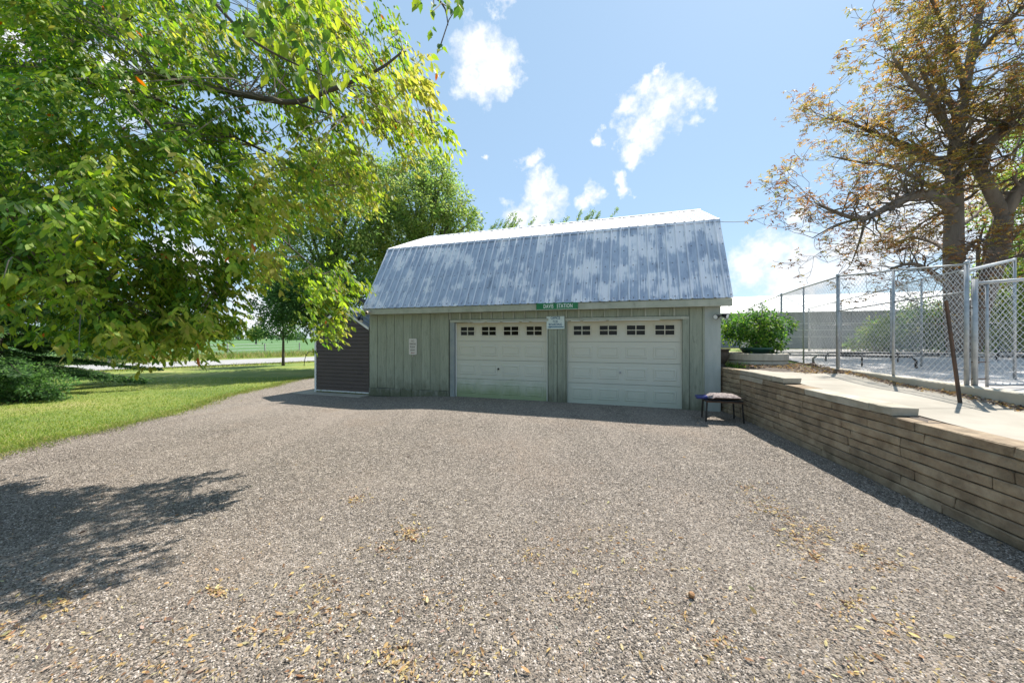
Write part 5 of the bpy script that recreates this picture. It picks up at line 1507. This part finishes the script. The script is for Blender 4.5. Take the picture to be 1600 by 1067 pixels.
LB = [[(-330, 60, 6.5), (-60, 100, 6), (60, 105, 5.6), (150, 118, 5.2), (250, 120, 4.9), (330, 138, 4.6), (400, 152, 4.4), (460, 160, 4.3), (520, 140, 4.3), (590, 110, 4.2), (630, 80, 4.2)],
      [(100, 112, 5.4), (170, 140, 5.2), (215, 175, 5.2), (270, 240, 5.3), (330, 300, 5.3), (400, 340, 5.3), (470, 400, 5.3), (530, 450, 5.2)],
      [(-330, 250, 6.0), (-60, 290, 5.2), (80, 320, 4.8), (180, 370, 4.7), (270, 430, 4.7), (350, 470, 4.8)],
      [(-330, 380, 5.5), (-40, 400, 4.4), (60, 430, 4.0), (130, 470, 3.9)],
      [(170, 140, 5.2), (230, 150, 5), (320, 190, 4.9), (420, 240, 4.8), (520, 280, 4.7), (590, 300, 4.7)],
      [(-100, -160, 4.0), (150, -120, 3.4), (280, -60, 2.9), (340, 10, 2.65), (390, 60, 2.6), (450, 95, 2.6), (510, 120, 2.6)],
      [(460, 160, 4.3), (520, 180, 4.2), (600, 190, 4.2), (675, 192, 4.15)],
      [(450, -120, 2.6), (560, -80, 2.3), (640, -30, 2.15), (690, 5, 2.1), (700, 40, 2.1)],
      [(60, 105, 5.6), (140, 60, 5.2), (220, 20, 5), (290, -20, 4.8)]]
tk = MB(); tk.tube([(0, 0, -.3), (0, 0, .4), (.1, .1, 1.6), (.2, .3, 3.0), (.5, .7, 4.6), (.5, .8, 6.5)], [.42, .33, .29, .25, .16, .08], 10); tk.build('trunk', M['bark'], BE, smooth=True)
limb_pts = []
starts = {0: (.45, .6, 4.2), 2: (.2, .3, 3.2), 3: (.1, .15, 2.4), 5: (.5, .8, 6.0), 7: None}
for li, lst in enumerate(LB):
    pts = [at(*q) - borg for q in lst]
    if li in (0, 2, 3, 5): pts = [Vector(starts[li])] + pts
    if li == 7: pts = [at(-100, -160, 4.0) - borg] + pts
    m2 = MB(); n = len(pts); r0 = {0: .09, 1: .04, 2: .08, 3: .05, 4: .03, 5: .028, 6: .014, 7: .02, 8: .03}[li]
    q = []
    for i in range(n - 1):
        a = pts[max(0, i - 1)]; b_ = pts[i]; c = pts[i + 1]; d = pts[min(n - 1, i + 2)]
        for k in range(4):
            t = k / 4; q.append(.5 * ((2 * b_) + (c - a) * t + (2 * a - 5 * b_ + 4 * c - d) * t * t + (3 * b_ - a - 3 * c + d) * t ** 3))
    q.append(pts[-1])
    rr_ = [r0 * (1 - .88 * (i / (len(q) - 1))) for i in range(len(q))]
    m2.tube(q, rr_, 6); m2.build('limb', M['bark_dark'], BE, smooth=True)
    if li != 7 and li != 5: limb_pts += q
LP = np.array([list(p) for p in limb_pts])
er = random.Random(99)
sprays = []; bundle_h = []; bundle_v = []
tries = 0
while len(sprays) < 5600 and tries < 60000:
    tries += 1
    px, py = er.uniform(-80, 700), er.uniform(-80, 565)
    if not inpoly(px + er.gauss(0, 5), py + er.gauss(0, 5), CROWN): continue
    if any((px - gx) ** 2 + (py - gy) ** 2 < (gr * er.uniform(.6, 1.25)) ** 2 for gx, gy, gr in GAPS): continue
    if mnoise.noise((px * .017, py * .017, 3.3)) + .35 * mnoise.noise((px * .05, py * .05, 1.3)) < -.46: continue
    best = None
    for _ in range(14):
        d = er.triangular(2.9, 6.6, 5.2)
        if px < 120 and py > 250: d = er.triangular(2.6, 6.0, 4.2)
        p = at(px, py, d)
        if p.z > .9 and shadow_ok(p): best = p; break
    if best is None: continue
    # thinned by a 3D noise so boughs hold dense masses with air between them
    if mnoise.noise(best * 1.15) + .5 * mnoise.noise(best * 3.1) < -.02: continue
    bh, bv = er.uniform(.12, .62), er.uniform(.75, 1.25)
    for k in range(er.randint(4, 8)):
        q = best + Vector((er.gauss(0, .10), er.gauss(0, .10), er.uniform(-.26, .08)))
        sprays.append(q); bundle_h.append(bh); bundle_v.append(bv)
print('sprays', len(sprays), 'tries', tries)
# twigs from the nearest limb to part of the sprays, leaves hang in drooping compound sprays
tw = MB(); P = []; D = []; N_ = []; L_ = []; Wd = []; C_ = []
for si, s in enumerate(sprays):
    sl = s - borg
    if si % 5 == 0:
        dists = np.linalg.norm(LP - np.array(list(sl)), axis=1); j = int(np.argmin(dists))
        if dists[j] < 1.5:
            b_ = Vector(LP[j]); m_ = b_.lerp(sl, .55) + Vector((0, 0, .1 * dists[j])); tw.tube([b_, m_, sl], [.008, .005, .003], 3, cap=False)
    hue = er.random()
    out = (sl - Vector((4.2, .4, 3.5))); out.z *= .3
    if out.length < .01: out = Vector((1, 0, 0))
    out.normalize()
    # yellower towards the outer right-hand tips, as the seed clusters hang there
    yb_ = bundle_h[si] + .30 * smooth01(-4.5, -1.5, s.x); bv = bundle_v[si]
    for k in range(er.randint(3, 5)):
        axis = Vector((out.x + er.gauss(0, .6), out.y + er.gauss(0, .6), er.gauss(-.25, .35))).normalized()
        root = sl + Vector((er.gauss(0, .06), er.gauss(0, .06), er.gauss(0, .07)))
        for q in range(er.randint(3, 5)):
            u = q * .027; pp = root + axis * u + Vector((0, 0, -u * u * 2.2))
            side = Vector((axis.y, -axis.x, 0)) * (1 if q % 2 else -1)
            dv = (axis * .6 + side * .7 + Vector((0, 0, -.75 + er.gauss(0, .25)))).normalized()
            P.append(pp); D.append(dv); N_.append((er.gauss(0, .5), er.gauss(0, .5), 1))
            ln = er.uniform(.055, .105); L_.append(ln); Wd.append(ln * er.uniform(.36, .48))
            ci = min(4, max(0, int((yb_ + er.gauss(0, .17)) * 5)))
            c = ELDER[ci]; v = er.uniform(.75, 1.25) * bv
            if er.random() < .004: c = (.35, .12, .03)
            C_.append((c[0] * v, c[1] * v, c[2] * v))
V, T, C = leaves(np.array([list(p) for p in P]), np.array([list(p) for p in D]), np.array(N_), L_, Wd, np.array(C_), 1)
o = link_mesh('crown', np_mesh('crown', V, T, C), M['leaf'], BE); o['kind'] = 'stuff'
tw.build('twigs', M['twig'], BE); print('elder leaves', len(P))
# large near leaves, one object each
def big_leaf(seed):
    rr = random.Random(seed); L = 1.0
    prof = [(0, 0), (.06, .05), (.2, .19), (.36, .25), (.5, .20), (.56, .24), (.7, .14), (.86, .06), (1, 0)]
    m2 = MB(); mid = []
    for (u, w) in prof:
        zb_ = -.22 * u * u + .03 * math.sin(u * 5 + seed); fold = w * .35
        mid.append((u, zb_)); m2.v += [(u, w * (1 + rr.uniform(-.15, .1)), zb_ + fold), (u, 0, zb_), (u, -w * (1 + rr.uniform(-.15, .1)), zb_ + fold)]
    for i in range(len(prof) - 1):
        a = i * 3
        m2.f += [(a, a + 1, a + 4, a + 3), (a + 1, a + 2, a + 5, a + 4)]
    m2.v += [(-.25, .008, .04), (-.25, -.008, .04), (0.02, .008, 0), (0.02, -.008, 0)]; n = len(m2.v)
    m2.f.append((n - 4, n - 3, n - 1, n - 2))
    return m2
NPAL = [(.09, .17, .025), (.14, .23, .03), (.20, .27, .035), (.055, .12, .02), (.25, .30, .04)]
bl_me = []
for k in range(10):
    m2 = big_leaf(k); me = m2.mesh('leaf'); c = NPAL[k % 5]
    a = me.color_attributes.new('col', 'FLOAT_COLOR', 'POINT')
    a.data.foreach_set('color', [x for v in m2.v for x in (c[0], c[1], c[2], 1)]); me.materials.append(M['leaf']); bl_me.append(me)
NEARP = [([(320, -30), (345, 10), (325, 25), (350, 60), (385, 45), (375, 80), (420, 120), (430, 95), (470, 130), (500, 165), (545, 130), (548, 60), (520, -30)], 175, 2.65, .115),
         ([(650, -20), (655, 30), (672, 62), (690, 88), (702, 70), (692, 45), (716, 40), (722, 15), (715, -20)], 34, 2.12, .075),
         ([(-20, 385), (-20, 440), (45, 440), (60, 420), (20, 395)], 12, 2.5, .11),
         ([(100, 370), (160, 350), (190, 380), (150, 400)], 22, 3.0, .10)]
for poly, n, dm, ls in NEARP:
    x0, x1 = min(p[0] for p in poly), max(p[0] for p in poly); y0, y1 = min(p[1] for p in poly), max(p[1] for p in poly)
    c = 0; tw2 = MB(); roots = []
    while c < n:
        px, py = er.uniform(x0, x1), er.uniform(y0, y1)
        if not inpoly(px, py, poly): continue
        d = dm + er.uniform(-.25, .3); p = at(px, py, d) - borg
        o = bpy.data.objects.new('leaf', bl_me[er.randrange(10)]); COL.objects.link(o); o.parent = BE
        o.location = p; s = ls * er.uniform(.7, 1.15); o.scale = (s, s, s)
        o.rotation_euler = (er.gauss(0, .5), er.uniform(.5, 1.35), er.uniform(0, 6.28)); c += 1
        roots.append(p)
    for _ in range(max(4, n // 7)):
        a, b_ = er.choice(roots), er.choice(roots)
        if (a - b_).length < .45: tw2.tube([a, a.lerp(b_, .5) + Vector((0, 0, .04)), b_], [.004, .003, .002], 4)
    if tw2.v: tw2.build('twigs', M['twig'], BE)

print('objects', len(bpy.data.objects))
